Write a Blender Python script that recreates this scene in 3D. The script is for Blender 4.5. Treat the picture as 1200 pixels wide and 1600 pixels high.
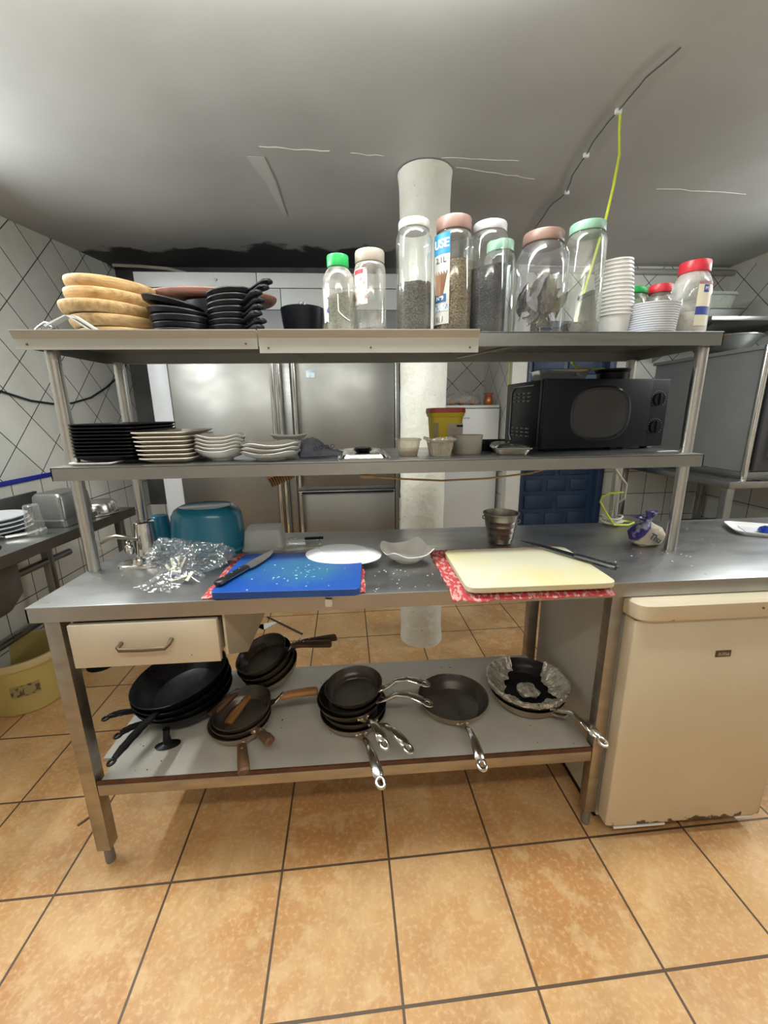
import bpy, bmesh, math, random
from mathutils import Vector, Matrix, Euler, noise as mnoise
PI = math.pi
R = math.radians
S = bpy.context.scene
for o in list(bpy.data.objects):
    bpy.data.objects.remove(o)
COL = S.collection
rnd = random.Random(7)

# ---------------------------------------------------------------- camera, world, lights, exposure
cd = bpy.data.cameras.new('camera')
cam = bpy.data.objects.new('camera', cd)
COL.objects.link(cam)
r_ = Vector((0.99745413, -0.07010373, -0.01306611))
u_ = Vector((0.02933243, 0.2363292, 0.97123021))
f_ = Vector((0.06499896, 0.96914084, -0.23778385))
m3 = Matrix((r_, u_, -f_)).transposed()
cam.matrix_world = Matrix.Translation((0.83434653, -0.99000755, 1.33338522)) @ m3.to_4x4()
cd.sensor_fit = 'VERTICAL'
cd.sensor_height = 24.0
cd.lens = 24.0 * 635.3817 / 1600.0
cd.clip_start = 0.02
S.camera = cam

w = bpy.data.worlds.new('world')
w.use_nodes = True
w.node_tree.nodes['Background'].inputs[0].default_value = (0.8, 0.85, 0.9, 1)
w.node_tree.nodes['Background'].inputs[1].default_value = 0.3
S.world = w
S.view_settings.view_transform = 'Standard'
S.view_settings.look = 'None'
S.view_settings.gamma = 1
S.view_settings.exposure = 0.0
S.view_settings.use_curve_mapping = False


def area(name, loc, sx, sy, power, col, rot=(0, 0, 0)):
    l = bpy.data.lights.new(name, 'AREA')
    l.shape = 'RECTANGLE'
    l.size = sx
    l.size_y = sy
    l.energy = power
    l.color = col
    o = bpy.data.objects.new(name, l)
    COL.objects.link(o)
    o.location = loc
    o.rotation_euler = rot
    return o


TUBES = [  # x, y, z, length, power, colour: main lamp, then added fill lamps, all out of view
    (0.62, 0.04, 2.22, 1.5, 25, (0.96, 1.0, 0.95)),
    (0.9, -1.35, 2.22, 1.5, 14.5, (1.0, 0.93, 0.80)),  # added warm fill behind the camera, lights the front faces
    (2.9, -0.1, 2.22, 1.2, 12, (0.95, 1.0, 0.98)),  # added fill at the right, out of view
]
for (x, y, z, L, p, c) in TUBES:   # each shines down; an added uplight above it brightens the ceiling
    area('main_and_fill_light', (x, y, z - 0.035), L, 0.12, p, c)
    area('added_uplight', (x, y, z + 0.05), L, 0.12, p * 0.65, c, (PI, 0, 0))
FILL_TUBES = [  # x, y, z, length, power, side: unseen lamps added to brighten the back
    (-0.86, 0.35, 2.12, 1.2, 27, 1),
    (3.80, 0.75, 2.16, 1.2, 22, -1),
]
for (x, y, z, L, p, sd_) in FILL_TUBES:
    area('side_fill_light', (x + 0.05 * sd_, y, z), 0.10, L, p, (0.95, 1.0, 0.98), (0, -sd_ * R(70), 0))

# ---------------------------------------------------------------- materials
MATS = {}


def mat(name, col, rough=0.5, metal=0.0, col2=None, nscale=6.0, ndet=6.0, nmix=(0.35, 0.65), stretch=(1, 1, 1),
        bump=0.0, bscale=40.0, rvar=0.0, spec=0.5, coat=0.0, emis=None, specks=None, sss=0.0):
    """procedural principled material: two colours mixed by noise, optional noise bump and specks"""
    if name in MATS:
        return MATS[name]
    m = bpy.data.materials.new(name)
    m.use_nodes = True
    nt = m.node_tree
    b = nt.nodes['Principled BSDF']
    b.inputs['Base Color'].default_value = (*col, 1)
    b.inputs['Roughness'].default_value = rough
    b.inputs['Metallic'].default_value = metal
    b.inputs['Specular IOR Level'].default_value = spec
    b.inputs['Coat Weight'].default_value = coat
    if sss:
        b.inputs['Subsurface Weight'].default_value = sss
        b.inputs['Subsurface Radius'].default_value = (0.01, 0.01, 0.01)
    tc = nt.nodes.new('ShaderNodeTexCoord')
    mp = nt.nodes.new('ShaderNodeMapping')
    mp.inputs['Scale'].default_value = stretch
    nt.links.new(tc.outputs['Object'], mp.inputs['Vector'])
    out = None
    if col2 is not None or rvar:
        n = nt.nodes.new('ShaderNodeTexNoise')
        n.inputs['Scale'].default_value = nscale
        n.inputs['Detail'].default_value = ndet
        nt.links.new(mp.outputs[0], n.inputs['Vector'])
        cr = nt.nodes.new('ShaderNodeMapRange')
        cr.inputs['From Min'].default_value = nmix[0]
        cr.inputs['From Max'].default_value = nmix[1]
        nt.links.new(n.outputs['Fac'], cr.inputs['Value'])
        if col2 is not None:
            mx = nt.nodes.new('ShaderNodeMix')
            mx.data_type = 'RGBA'
            mx.inputs['A'].default_value = (*col, 1)
            mx.inputs['B'].default_value = (*col2, 1)
            nt.links.new(cr.outputs[0], mx.inputs['Factor'])
            out = mx.outputs['Result']
            nt.links.new(out, b.inputs['Base Color'])
        if rvar:
            rr = nt.nodes.new('ShaderNodeMapRange')
            rr.inputs['To Min'].default_value = rough - rvar
            rr.inputs['To Max'].default_value = rough + rvar
            nt.links.new(cr.outputs[0], rr.inputs['Value'])
            nt.links.new(rr.outputs[0], b.inputs['Roughness'])
    if specks is not None:   # (scale, threshold, colour)
        n2 = nt.nodes.new('ShaderNodeTexNoise')
        n2.inputs['Scale'].default_value = specks[0]
        n2.inputs['Detail'].default_value = 2
        nt.links.new(tc.outputs['Object'], n2.inputs['Vector'])
        c2 = nt.nodes.new('ShaderNodeMapRange')
        c2.inputs['From Min'].default_value = specks[1]
        c2.inputs['From Max'].default_value = specks[1] + 0.03
        nt.links.new(n2.outputs['Fac'], c2.inputs['Value'])
        m2 = nt.nodes.new('ShaderNodeMix')
        m2.data_type = 'RGBA'
        if out is not None:
            nt.links.new(out, m2.inputs['A'])
        else:
            m2.inputs['A'].default_value = (*col, 1)
        m2.inputs['B'].default_value = (*specks[2], 1)
        nt.links.new(c2.outputs[0], m2.inputs['Factor'])
        out = m2.outputs['Result']
        nt.links.new(out, b.inputs['Base Color'])
    if bump:
        n3 = nt.nodes.new('ShaderNodeTexNoise')
        n3.inputs['Scale'].default_value = bscale
        n3.inputs['Detail'].default_value = 5
        nt.links.new(mp.outputs[0], n3.inputs['Vector'])
        bp = nt.nodes.new('ShaderNodeBump')
        bp.inputs['Strength'].default_value = bump
        bp.inputs['Distance'].default_value = 0.01
        nt.links.new(n3.outputs['Fac'], bp.inputs['Height'])
        nt.links.new(bp.outputs[0], b.inputs['Normal'])
    if emis:
        b.inputs['Emission Color'].default_value = (*col, 1)
        b.inputs['Emission Strength'].default_value = emis
    MATS[name] = m
    return m


def clear(name, tint=(0.95, 0.97, 0.96), edge=0.55, base=0.06, rough=0.08, haze=0.0, bump=0.0, bscale=30, hazecol=(0.8, 0.8, 0.78), hazenoise=None):
    """thin clear plastic or glass: transparent sheet with reflections that grow towards grazing angles, plus cloudy film"""
    if name in MATS:
        return MATS[name]
    m = bpy.data.materials.new(name)
    m.use_nodes = True
    nt = m.node_tree
    nt.nodes.remove(nt.nodes['Principled BSDF'])
    out = nt.nodes['Material Output']
    tr = nt.nodes.new('ShaderNodeBsdfTransparent')
    tr.inputs[0].default_value = (*tint, 1)
    gl = nt.nodes.new('ShaderNodeBsdfGlossy')
    gl.inputs['Roughness'].default_value = rough
    gl.inputs[0].default_value = (0.9, 0.92, 0.92, 1)
    lw = nt.nodes.new('ShaderNodeLayerWeight')
    lw.inputs[0].default_value = 0.35
    mr = nt.nodes.new('ShaderNodeMapRange')
    mr.inputs['To Min'].default_value = base
    mr.inputs['To Max'].default_value = edge
    nt.links.new(lw.outputs['Facing'], mr.inputs['Value'])
    mx = nt.nodes.new('ShaderNodeMixShader')
    nt.links.new(mr.outputs[0], mx.inputs[0])
    nt.links.new(tr.outputs[0], mx.inputs[1])
    nt.links.new(gl.outputs[0], mx.inputs[2])
    last = mx
    tc = nt.nodes.new('ShaderNodeTexCoord')
    if haze:
        df = nt.nodes.new('ShaderNodeBsdfDiffuse')
        df.inputs[0].default_value = (*hazecol, 1)
        m2 = nt.nodes.new('ShaderNodeMixShader')
        m2.inputs[0].default_value = haze
        if hazenoise:
            n = nt.nodes.new('ShaderNodeTexNoise')
            n.inputs['Scale'].default_value = hazenoise
            n.inputs['Detail'].default_value = 5
            nt.links.new(tc.outputs['Object'], n.inputs['Vector'])
            r2 = nt.nodes.new('ShaderNodeMapRange')
            r2.inputs['From Min'].default_value = 0.4
            r2.inputs['From Max'].default_value = 0.7
            r2.inputs['To Min'].default_value = haze * 0.3
            r2.inputs['To Max'].default_value = min(1, haze * 1.7)
            nt.links.new(n.outputs['Fac'], r2.inputs['Value'])
            nt.links.new(r2.outputs[0], m2.inputs[0])
        nt.links.new(mx.outputs[0], m2.inputs[1])
        nt.links.new(df.outputs[0], m2.inputs[2])
        last = m2
    if bump:
        n3 = nt.nodes.new('ShaderNodeTexNoise')
        n3.inputs['Scale'].default_value = bscale
        nt.links.new(tc.outputs['Object'], n3.inputs['Vector'])
        bp = nt.nodes.new('ShaderNodeBump')
        bp.inputs['Strength'].default_value = bump
        bp.inputs['Distance'].default_value = 0.01
        nt.links.new(n3.outputs['Fac'], bp.inputs['Height'])
        nt.links.new(bp.outputs[0], gl.inputs['Normal'])
    nt.links.new(last.outputs[0], out.inputs['Surface'])
    MATS[name] = m
    return m


def tile_mat(name, axes, tile, org, ang, c1, c2, grout, gw, rough, bump=0.4, mott=None, dirt=None, offx=0.0, moss=None, spec=0.5):
    """tiles laid in object space; axes picks the two coordinates, ang turns the grid"""
    m = bpy.data.materials.new(name)
    m.use_nodes = True
    nt = m.node_tree
    L = nt.links.new
    b = nt.nodes['Principled BSDF']
    b.inputs['Roughness'].default_value = rough
    b.inputs['Specular IOR Level'].default_value = spec
    tc = nt.nodes.new('ShaderNodeTexCoord')
    sp = nt.nodes.new('ShaderNodeSeparateXYZ')
    L(tc.outputs['Object'], sp.inputs[0])
    cb = nt.nodes.new('ShaderNodeCombineXYZ')
    L(sp.outputs[axes[0]], cb.inputs[0])
    L(sp.outputs[axes[1]], cb.inputs[1])
    sub = nt.nodes.new('ShaderNodeVectorMath')
    sub.operation = 'SUBTRACT'
    sub.inputs[1].default_value = (org[0], org[1], 0)
    L(cb.outputs[0], sub.inputs[0])
    mp = nt.nodes.new('ShaderNodeMapping')
    mp.vector_type = 'POINT'
    mp.inputs['Rotation'].default_value = (0, 0, -ang)
    L(sub.outputs[0], mp.inputs['Vector'])
    ad = nt.nodes.new('ShaderNodeVectorMath')
    ad.operation = 'ADD'
    ad.inputs[1].default_value = (tile * 60, tile * 60, 0)
    L(mp.outputs[0], ad.inputs[0])
    br = nt.nodes.new('ShaderNodeTexBrick')
    br.offset = offx
    br.offset_frequency = 2
    br.squash = 1
    br.inputs['Color1'].default_value = (*c1, 1)
    br.inputs['Color2'].default_value = (*c2, 1)
    br.inputs['Mortar'].default_value = (*grout, 1)
    br.inputs['Scale'].default_value = 1.0
    br.inputs['Mortar Size'].default_value = gw
    br.inputs['Mortar Smooth'].default_value = 0.1
    br.inputs['Bias'].default_value = 0
    br.inputs['Brick Width'].default_value = tile
    br.inputs['Row Height'].default_value = tile
    L(ad.outputs[0], br.inputs['Vector'])
    col = br.outputs['Color']
    if mott:      # (scale, colour, amount)
        for (sc, cc, am, lo, hi) in mott:
            n = nt.nodes.new('ShaderNodeTexNoise')
            n.inputs['Scale'].default_value = sc
            n.inputs['Detail'].default_value = 8
            n.inputs['Roughness'].default_value = 0.6
            L(tc.outputs['Object'], n.inputs['Vector'])
            r = nt.nodes.new('ShaderNodeMapRange')
            r.inputs['From Min'].default_value = lo
            r.inputs['From Max'].default_value = hi
            r.inputs['To Max'].default_value = am
            L(n.outputs['Fac'], r.inputs['Value'])
            mlt = nt.nodes.new('ShaderNodeMath')
            mlt.operation = 'MULTIPLY'
            inv = nt.nodes.new('ShaderNodeMath')
            inv.operation = 'SUBTRACT'
            inv.inputs[0].default_value = 1
            L(br.outputs['Fac'], inv.inputs[1])
            L(r.outputs[0], mlt.inputs[0])
            L(inv.outputs[0], mlt.inputs[1])
            mx = nt.nodes.new('ShaderNodeMix')
            mx.data_type = 'RGBA'
            mx.inputs['B'].default_value = (*cc, 1)
            L(mlt.outputs[0], mx.inputs['Factor'])
            L(col, mx.inputs['A'])
            col = mx.outputs['Result']
    L(col, b.inputs['Base Color'])
    bp = nt.nodes.new('ShaderNodeBump')
    bp.inputs['Strength'].default_value = bump
    bp.inputs['Distance'].default_value = 0.004
    iv = nt.nodes.new('ShaderNodeMath')
    iv.operation = 'SUBTRACT'
    iv.inputs[0].default_value = 1
    L(br.outputs['Fac'], iv.inputs[1])
    n = nt.nodes.new('ShaderNodeTexNoise')
    n.inputs['Scale'].default_value = 7
    n.inputs['Detail'].default_value = 4
    L(tc.outputs['Object'], n.inputs['Vector'])
    a2 = nt.nodes.new('ShaderNodeMath')
    a2.operation = 'MULTIPLY_ADD'
    a2.inputs[1].default_value = 0.7
    L(n.outputs['Fac'], a2.inputs[0])
    L(iv.outputs[0], a2.inputs[2])
    L(a2.outputs[0], bp.inputs['Height'])
    L(bp.outputs[0], b.inputs['Normal'])
    return m


# ---------------------------------------------------------------- mesh helpers
class MB:
    def __init__(s):
        s.v = []
        s.f = []
        s.mi = []
        s.cur = 0

    def add(s, vs, fs):
        n = len(s.v)
        s.v += [tuple(p) for p in vs]
        s.f += [tuple(i + n for i in f) for f in fs]
        s.mi += [s.cur] * len(fs)
        return s

    def box(s, x0, x1, y0, y1, z0, z1, bev=0.0):
        if bev <= 0:
            vs = [(x, y, z) for z in (z0, z1) for y in (y0, y1) for x in (x0, x1)]
            fs = [(0, 2, 3, 1), (4, 5, 7, 6), (0, 1, 5, 4), (2, 6, 7, 3), (0, 4, 6, 2), (1, 3, 7, 5)]
            return s.add(vs, fs)
        bm = bmesh.new()
        bmesh.ops.create_cube(bm, size=1)
        for v in bm.verts:
            v.co = Vector(((x0 + x1) / 2 + v.co.x * (x1 - x0), (y0 + y1) / 2 + v.co.y * (y1 - y0), (z0 + z1) / 2 + v.co.z * (z1 - z0)))
        bmesh.ops.bevel(bm, geom=bm.edges[:], offset=bev, segments=2, profile=0.5, affect='EDGES')
        s.bm(bm)
        return s

    def bm(s, bm):
        bm.verts.index_update()
        s.add([v.co.copy() for v in bm.verts], [[v.index for v in f.verts] for f in bm.faces])
        bm.free()

    def rings(s, rs, N=40, cap0=True, cap1=True):
        """rs: rings (cx, cy, z, rx, ry, exponent[, zfun]); exponent 2 = round, larger = squarer"""
        vs = []
        for r in rs:
            cx, cy, z, rx, ry, e = r[:6]
            zf = r[6] if len(r) > 6 else None
            for i in range(N):
                t = 2 * PI * (i + 0.5) / N
                c, sn = math.cos(t), math.sin(t)
                x = rx * math.copysign(abs(c) ** (2 / e), c)
                y = ry * math.copysign(abs(sn) ** (2 / e), sn)
                vs.append((cx + x, cy + y, z + (zf(t) if zf else 0)))
        fs = []
        for k in range(len(rs) - 1):
            for i in range(N):
                j = (i + 1) % N
                fs.append((k * N + i, k * N + j, (k + 1) * N + j, (k + 1) * N + i))
        if cap0:
            fs.append(tuple(reversed(range(N))))
        if cap1:
            fs.append(tuple(range((len(rs) - 1) * N, len(rs) * N)))
        return s.add(vs, fs)

    def lathe(s, prof, N=40, cx=0, cy=0, z=0, cap0=True, cap1=True):
        return s.rings([(cx, cy, z + h, r, r, 2) for (r, h) in prof], N, cap0, cap1)

    def tube(s, pts, rad, N=10, rz=None, caps=True):
        """tube along points; rad a number or list; rz = list of second radii (flattened section)"""
        pts = [Vector(p) for p in pts]
        n = len(pts)
        rads = rad if isinstance(rad, (list, tuple)) else [rad] * n
        rzs = rz if isinstance(rz, (list, tuple)) else [rz] * n
        vs = []
        up = Vector((0, 0, 1))
        prev = None
        for i, p in enumerate(pts):
            t = (pts[min(i + 1, n - 1)] - pts[max(i - 1, 0)]).normalized()
            if prev is None:
                a = t.cross(up)
                if a.length < 0.05:
                    a = t.cross(Vector((0, 1, 0)))
            else:
                a = prev - t * prev.dot(t)
            a.normalize()
            prev = a
            bb = t.cross(a).normalized()
            for k in range(N):
                th = 2 * PI * k / N
                r2 = rzs[i] if rzs[i] is not None else rads[i]
                vs.append(p + a * math.cos(th) * rads[i] + bb * math.sin(th) * r2)
        fs = []
        for k in range(n - 1):
            for i in range(N):
                j = (i + 1) % N
                fs.append((k * N + i, k * N + j, (k + 1) * N + j, (k + 1) * N + i))
        if caps:
            fs.append(tuple(reversed(range(N))))
            fs.append(tuple(range((n - 1) * N, n * N)))
        return s.add(vs, fs)

    def prism(s, poly, x0, x1, axis='x'):
        """extrude polygon along an axis; poly in the two other axes"""
        n = len(poly)
        P = {'x': lambda a, b, t: (t, a, b), 'y': lambda a, b, t: (a, t, b), 'z': lambda a, b, t: (a, b, t)}[axis]
        vs = [P(a, b, x0) for a, b in poly] + [P(a, b, x1) for a, b in poly]
        fs = [tuple(range(n)), tuple(reversed(range(n, 2 * n)))] + [(i, i + n, (i + 1) % n + n, (i + 1) % n) for i in range(n)]
        return s.add(vs, fs)

    def torus(s, R_, r, cx=0, cy=0, z=0, N=32, M=8, sx=1, sy=1, sz=1):
        vs = []
        for i in range(N):
            a = 2 * PI * i / N
            for k in range(M):
                b = 2 * PI * k / M
                q = R_ + r * math.cos(b)
                vs.append((cx + q * math.cos(a) * sx, cy + q * math.sin(a) * sy, z + r * math.sin(b) * sz))
        fs = [(i * M + k, ((i + 1) % N) * M + k, ((i + 1) % N) * M + (k + 1) % M, i * M + (k + 1) % M) for i in range(N) for k in range(M)]
        return s.add(vs, fs)

    def xf(s, M4, start=0):
        for i in range(start, len(s.v)):
            s.v[i] = tuple(M4 @ Vector(s.v[i]))
        return s

    def disp(s, amp, freq, seed=0, start=0):
        for i in range(start, len(s.v)):
            p = Vector(s.v[i])
            q = p * freq + Vector((seed, seed * 1.7, -seed))
            s.v[i] = tuple(p + mnoise.noise_vector(q) * amp)
        return s


def O(name, mb, m, parent=None, loc=(0, 0, 0), rot=(0, 0, 0), ang=35, flat=False):
    me = bpy.data.meshes.new(name)
    me.from_pydata(mb.v, [], mb.f)
    bm = bmesh.new()
    bm.from_mesh(me)
    bmesh.ops.recalc_face_normals(bm, faces=bm.faces[:])
    bm.to_mesh(me)
    bm.free()
    ms = m if isinstance(m, (list, tuple)) else [m]
    for q in ms:
        me.materials.append(q)
    if any(mb.mi):
        for p, i in zip(me.polygons, mb.mi):
            p.material_index = i
    if not flat:
        for p in me.polygons:
            p.use_smooth = True
        me.set_sharp_from_angle(angle=R(ang))
    me.update()
    o = bpy.data.objects.new(name, me)
    COL.objects.link(o)
    o.location = loc
    o.rotation_euler = rot
    if parent:
        o.parent = parent
    return o


def tag(o, label, cat, group=None, kind=None):
    o['label'] = label
    o['category'] = cat
    if group:
        o['group'] = group
    if kind:
        o['kind'] = kind
    return o


def T(name, label, cat, loc=(0, 0, 0), rot=(0, 0, 0), group=None):
    o = bpy.data.objects.new(name, None)
    o.empty_display_size = 0.05
    COL.objects.link(o)
    o.location = loc
    o.rotation_euler = rot
    return tag(o, label, cat, group)


def struct(name, mb, m, **k):
    o = O(name, mb, m, **k)
    o['kind'] = 'structure'
    return o


WORDS = ['lowest', 'second', 'third', 'fourth', 'fifth', 'sixth', 'seventh', 'eighth', 'ninth', 'tenth', 'eleventh', 'twelfth', 'thirteenth', 'fourteenth', 'fifteenth']


def ordn_(k, n):
    """place in a pile of n, in words"""
    if k == 0:
        return 'lowest'
    if k == n - 1:
        return 'topmost'
    return (WORDS[k] + ' from the bottom') if k < n / 2 else (WORDS[n - 1 - k] + ' from the top')


def dup(root, loc, rot=None, label=None, group=None, scale=None):
    r = root.copy()
    COL.objects.link(r)
    r.location = loc
    if rot is not None:
        r.rotation_euler = rot
    if label:
        r['label'] = label
    if group:
        r['group'] = group
    if scale:
        r.scale = scale
    for ch in list(root.children):
        c = ch.copy()
        COL.objects.link(c)
        c.parent = r
        for g in list(ch.children):
            d = g.copy()
            COL.objects.link(d)
            d.parent = c
    return r


def text_mesh(s, size, depth=0.0004, font_w=0.0):
    cu = bpy.data.curves.new('lettering', 'FONT')
    cu.body = s
    cu.size = size
    cu.align_x = 'CENTER'
    cu.align_y = 'CENTER'
    cu.extrude = depth
    cu.offset = font_w
    o = bpy.data.objects.new('lettering', cu)
    COL.objects.link(o)
    dg = bpy.context.evaluated_depsgraph_get()
    me = bpy.data.meshes.new_from_object(o.evaluated_get(dg))
    bpy.data.objects.remove(o)
    mb = MB()
    mb.add([v.co.copy() for v in me.vertices], [list(p.vertices) for p in me.polygons])
    return mb


def text_on(s, size, m, parent, fn, name='lettering', fw=0.0):
    """lettering whose flat (x, y, thickness) is mapped onto a surface by fn"""
    mb = text_mesh(s, size, font_w=fw)
    mb.v = [tuple(fn(x, y, z)) for (x, y, z) in mb.v]
    return O(name, mb, m, parent, flat=True)


def cyl_patch(r, a0, a1, z0, z1, n=16, th=0.0006):
    """curved label: a patch of a cylinder wall between two angles"""
    mb = MB()
    vs = []
    for q in (r, r + th):
        for zz in (z0, z1):
            for i in range(n + 1):
                a = a0 + (a1 - a0) * i / n
                vs.append((q * math.cos(a), q * math.sin(a), zz))
    k = n + 1
    fs = []
    for i in range(n):
        fs += [(2 * k + i, 2 * k + i + 1, 3 * k + i + 1, 3 * k + i), (i, k + i, k + i + 1, i + 1),
               (k + i, 3 * k + i, 3 * k + i + 1, k + i + 1), (i, i + 1, 2 * k + i + 1, 2 * k + i)]
    fs += [(0, 2 * k, 3 * k, k), (n, k + n, 3 * k + n, 2 * k + n)]
    mb.add(vs, fs)
    return mb


# ---------------------------------------------------------------- material library
steel = mat('brushed_steel', (0.33, 0.335, 0.33), 0.36, 1.0, (0.29, 0.295, 0.29), 4, rvar=0.05, stretch=(1, 6, 20))
steel_top = mat('worktop_steel', (0.36, 0.362, 0.355), 0.33, 1.0, (0.31, 0.312, 0.305), 6, rvar=0.05, stretch=(1, 3, 1), bump=0.02, bscale=60)
steel_legs = mat('leg_steel', (0.40, 0.375, 0.335), 0.42, 1.0, (0.33, 0.305, 0.265), 8, rvar=0.1, stretch=(1, 1, 3))
steel_pipe = mat('pipe_steel', (0.50, 0.495, 0.475), 0.30, 1.0, (0.44, 0.435, 0.42), 6, rvar=0.04, stretch=(4, 4, 1))
chrome = mat('polished_steel', (0.72, 0.71, 0.69), 0.14, 1.0, (0.60, 0.58, 0.55), 12, rvar=0.05)
pan_steel = mat('pan_steel', (0.68, 0.63, 0.55), 0.30, 0.9, (0.46, 0.35, 0.24), 12, rvar=0.08)
pan_black = mat('pan_coating', (0.016, 0.014, 0.012), 0.32, 0.0, (0.035, 0.03, 0.026), 9, rvar=0.1, bump=0.05)
pan_brown = mat('worn_pan_coating', (0.030, 0.025, 0.021), 0.33, 0.15, (0.085, 0.07, 0.056), 6, rvar=0.1, bump=0.05)
iron = mat('cast_black', (0.005, 0.005, 0.0065), 0.33, 0.0, (0.011, 0.011, 0.013), 12, rvar=0.08, bump=0.05, bscale=120, spec=0.2)
black_pl = mat('black_plastic', (0.004, 0.0045, 0.0065), 0.38, spec=0.2)
navy_blk = mat('dark_enamel', (0.005, 0.0065, 0.011), 0.45, bump=0.03, spec=0.2)
wood_handle = mat('dark_wood', (0.14, 0.065, 0.028), 0.5, 0, (0.06, 0.028, 0.014), 8, stretch=(1, 8, 8), bump=0.1)
wood_orange = mat('worn_wood', (0.36, 0.17, 0.055), 0.5, 0, (0.20, 0.09, 0.03), 8, stretch=(1, 8, 8), bump=0.1)
wood_pale = mat('pale_wood', (0.52, 0.345, 0.16), 0.6, 0, (0.34, 0.20, 0.08), 9, stretch=(1, 7, 7), bump=0.15)
wood_red = mat('reddish_wood', (0.20, 0.085, 0.06), 0.5, 0, (0.12, 0.05, 0.035), 5, stretch=(1, 7, 7), bump=0.1)
china = mat('white_china', (0.66, 0.65, 0.62), 0.22, 0, (0.60, 0.59, 0.56), 3)
china_cream = mat('cream_china', (0.58, 0.53, 0.46), 0.35, 0, (0.53, 0.48, 0.41), 3)
white_pl = mat('white_plastic', (0.80, 0.80, 0.80), 0.35)
white_pl2 = mat('frosted_white_plastic', (0.74, 0.76, 0.82), 0.4)
green_pl = mat('green_plastic', (0.01, 0.33, 0.07), 0.35)
red_pl = mat('red_plastic', (0.62, 0.03, 0.05), 0.35)
mint_pl = mat('mint_plastic', (0.19, 0.34, 0.245), 0.4)
rose_pl = mat('rose_plastic', (0.22, 0.13, 0.105), 0.4)
taupe_pl = mat('taupe_plastic', (0.33, 0.28, 0.235), 0.4)
silver_pl = mat('pale_grey_cap', (0.46, 0.46, 0.44), 0.35, 0.2)
jar_clear = clear('jar_clear', edge=0.42, base=0.04, haze=0.05, hazenoise=14)
jar_dusty = clear('jar_dusty', haze=0.26, hazenoise=18, hazecol=(0.72, 0.68, 0.62))
cream_enamel = mat('aged_enamel', (0.60, 0.53, 0.40), 0.38, 0, (0.55, 0.475, 0.345), 2.5, nmix=(0.3, 0.7), specks=(24, 0.76, (0.14, 0.09, 0.05)))
laminate = mat('grey_laminate', (0.50, 0.49, 0.45), 0.42, 0, (0.43, 0.42, 0.38), 5, specks=(38, 0.735, (0.13, 0.09, 0.06)))
drawer_w = mat('drawer_laminate', (0.60, 0.54, 0.43), 0.4, 0, (0.52, 0.465, 0.37), 4, specks=(40, 0.75, (0.12, 0.08, 0.05)))
strip_al = mat('rail_aluminium', (0.43, 0.425, 0.385), 0.42, 0.35, (0.39, 0.385, 0.345), 6, stretch=(1, 5, 5))
plaster = mat('white_plaster', (0.74, 0.73, 0.68), 0.75, 0, (0.62, 0.60, 0.53), 9, bump=0.6, bscale=22)
paint_wall = mat('painted_wall', (0.72, 0.72, 0.68), 0.7, 0, (0.64, 0.64, 0.60), 4, bump=0.15)
soot = mat('sooty_shaded_wall', (0.05, 0.05, 0.055), 0.8, 0, (0.12, 0.12, 0.12), 4, bump=0.3)  # soot, plus the shade behind the cabinet put into the colour
blue_paint = mat('blue_door_paint', (0.014, 0.034, 0.078), 0.45, 0, (0.02, 0.045, 0.098), 6, bump=0.1)
yellow_cable = mat('yellow_green_cable', (0.62, 0.72, 0.05), 0.4)
white_cable = mat('white_cable', (0.6, 0.58, 0.5), 0.5)
black_cable = mat('black_cable', (0.015, 0.015, 0.018), 0.4)

# ---------------------------------------------------------------- room shell
XL, XR, YB, YF = -0.92, 3.88, 2.42, -2.6
GA = 0.0214
floor_m = tile_mat('terracotta_tiles', (0, 1), 0.3219, (0.8993, -0.0318), GA, (0.50, 0.245, 0.085), (0.58, 0.33, 0.14), (0.10, 0.06, 0.035), 0.0035,
                   0.42, mott=[(3.5, (0.68, 0.45, 0.22), 0.85, 0.45, 0.62), (7, (0.36, 0.15, 0.045), 0.75, 0.47, 0.66), (75, (0.76, 0.56, 0.33), 0.45, 0.50, 0.68), (14, (0.72, 0.50, 0.26), 0.5, 0.50, 0.62), (70, (0.14, 0.06, 0.02), 0.9, 0.72, 0.75)])
fl = MB().box(XL - 0.1, XR + 0.1, YF - 0.1, 3.3, -0.08, 0.0)
struct('floor', fl, floor_m, flat=True)


def ceil_z(x, y):
    a = min(1, max(0, (0.3 - x) / 1.2))
    b = min(1, max(0, (2.6 - y) / 1.1))
    return 2.42 - 0.10 * a * b + 0.004 * mnoise.noise(Vector((x * 1.7, y * 1.7, 0)))


cm = MB()
nx, ny = 60, 72
vs = []
for j in range(ny + 1):
    for i in range(nx + 1):
        x = XL - 0.1 + (XR - XL + 0.2) * i / nx
        y = YF - 0.1 + (3.3 - YF + 0.1) * j / ny
        vs.append((x, y, ceil_z(x, y)))
fs = [(j * (nx + 1) + i, (j + 1) * (nx + 1) + i, (j + 1) * (nx + 1) + i + 1, j * (nx + 1) + i + 1) for j in range(ny) for i in range(nx)]
cm.add(vs, fs)
k0 = len(cm.v)
cm.box(XL - 0.1, XR + 0.1, YF - 0.1, 3.3, 2.45, 2.5)
ceil_m = mat('ceiling_paint', (0.50, 0.505, 0.50), 0.55, 0, (0.42, 0.425, 0.42), 1.6, bump=0.12, bscale=7, specks=None)
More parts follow.
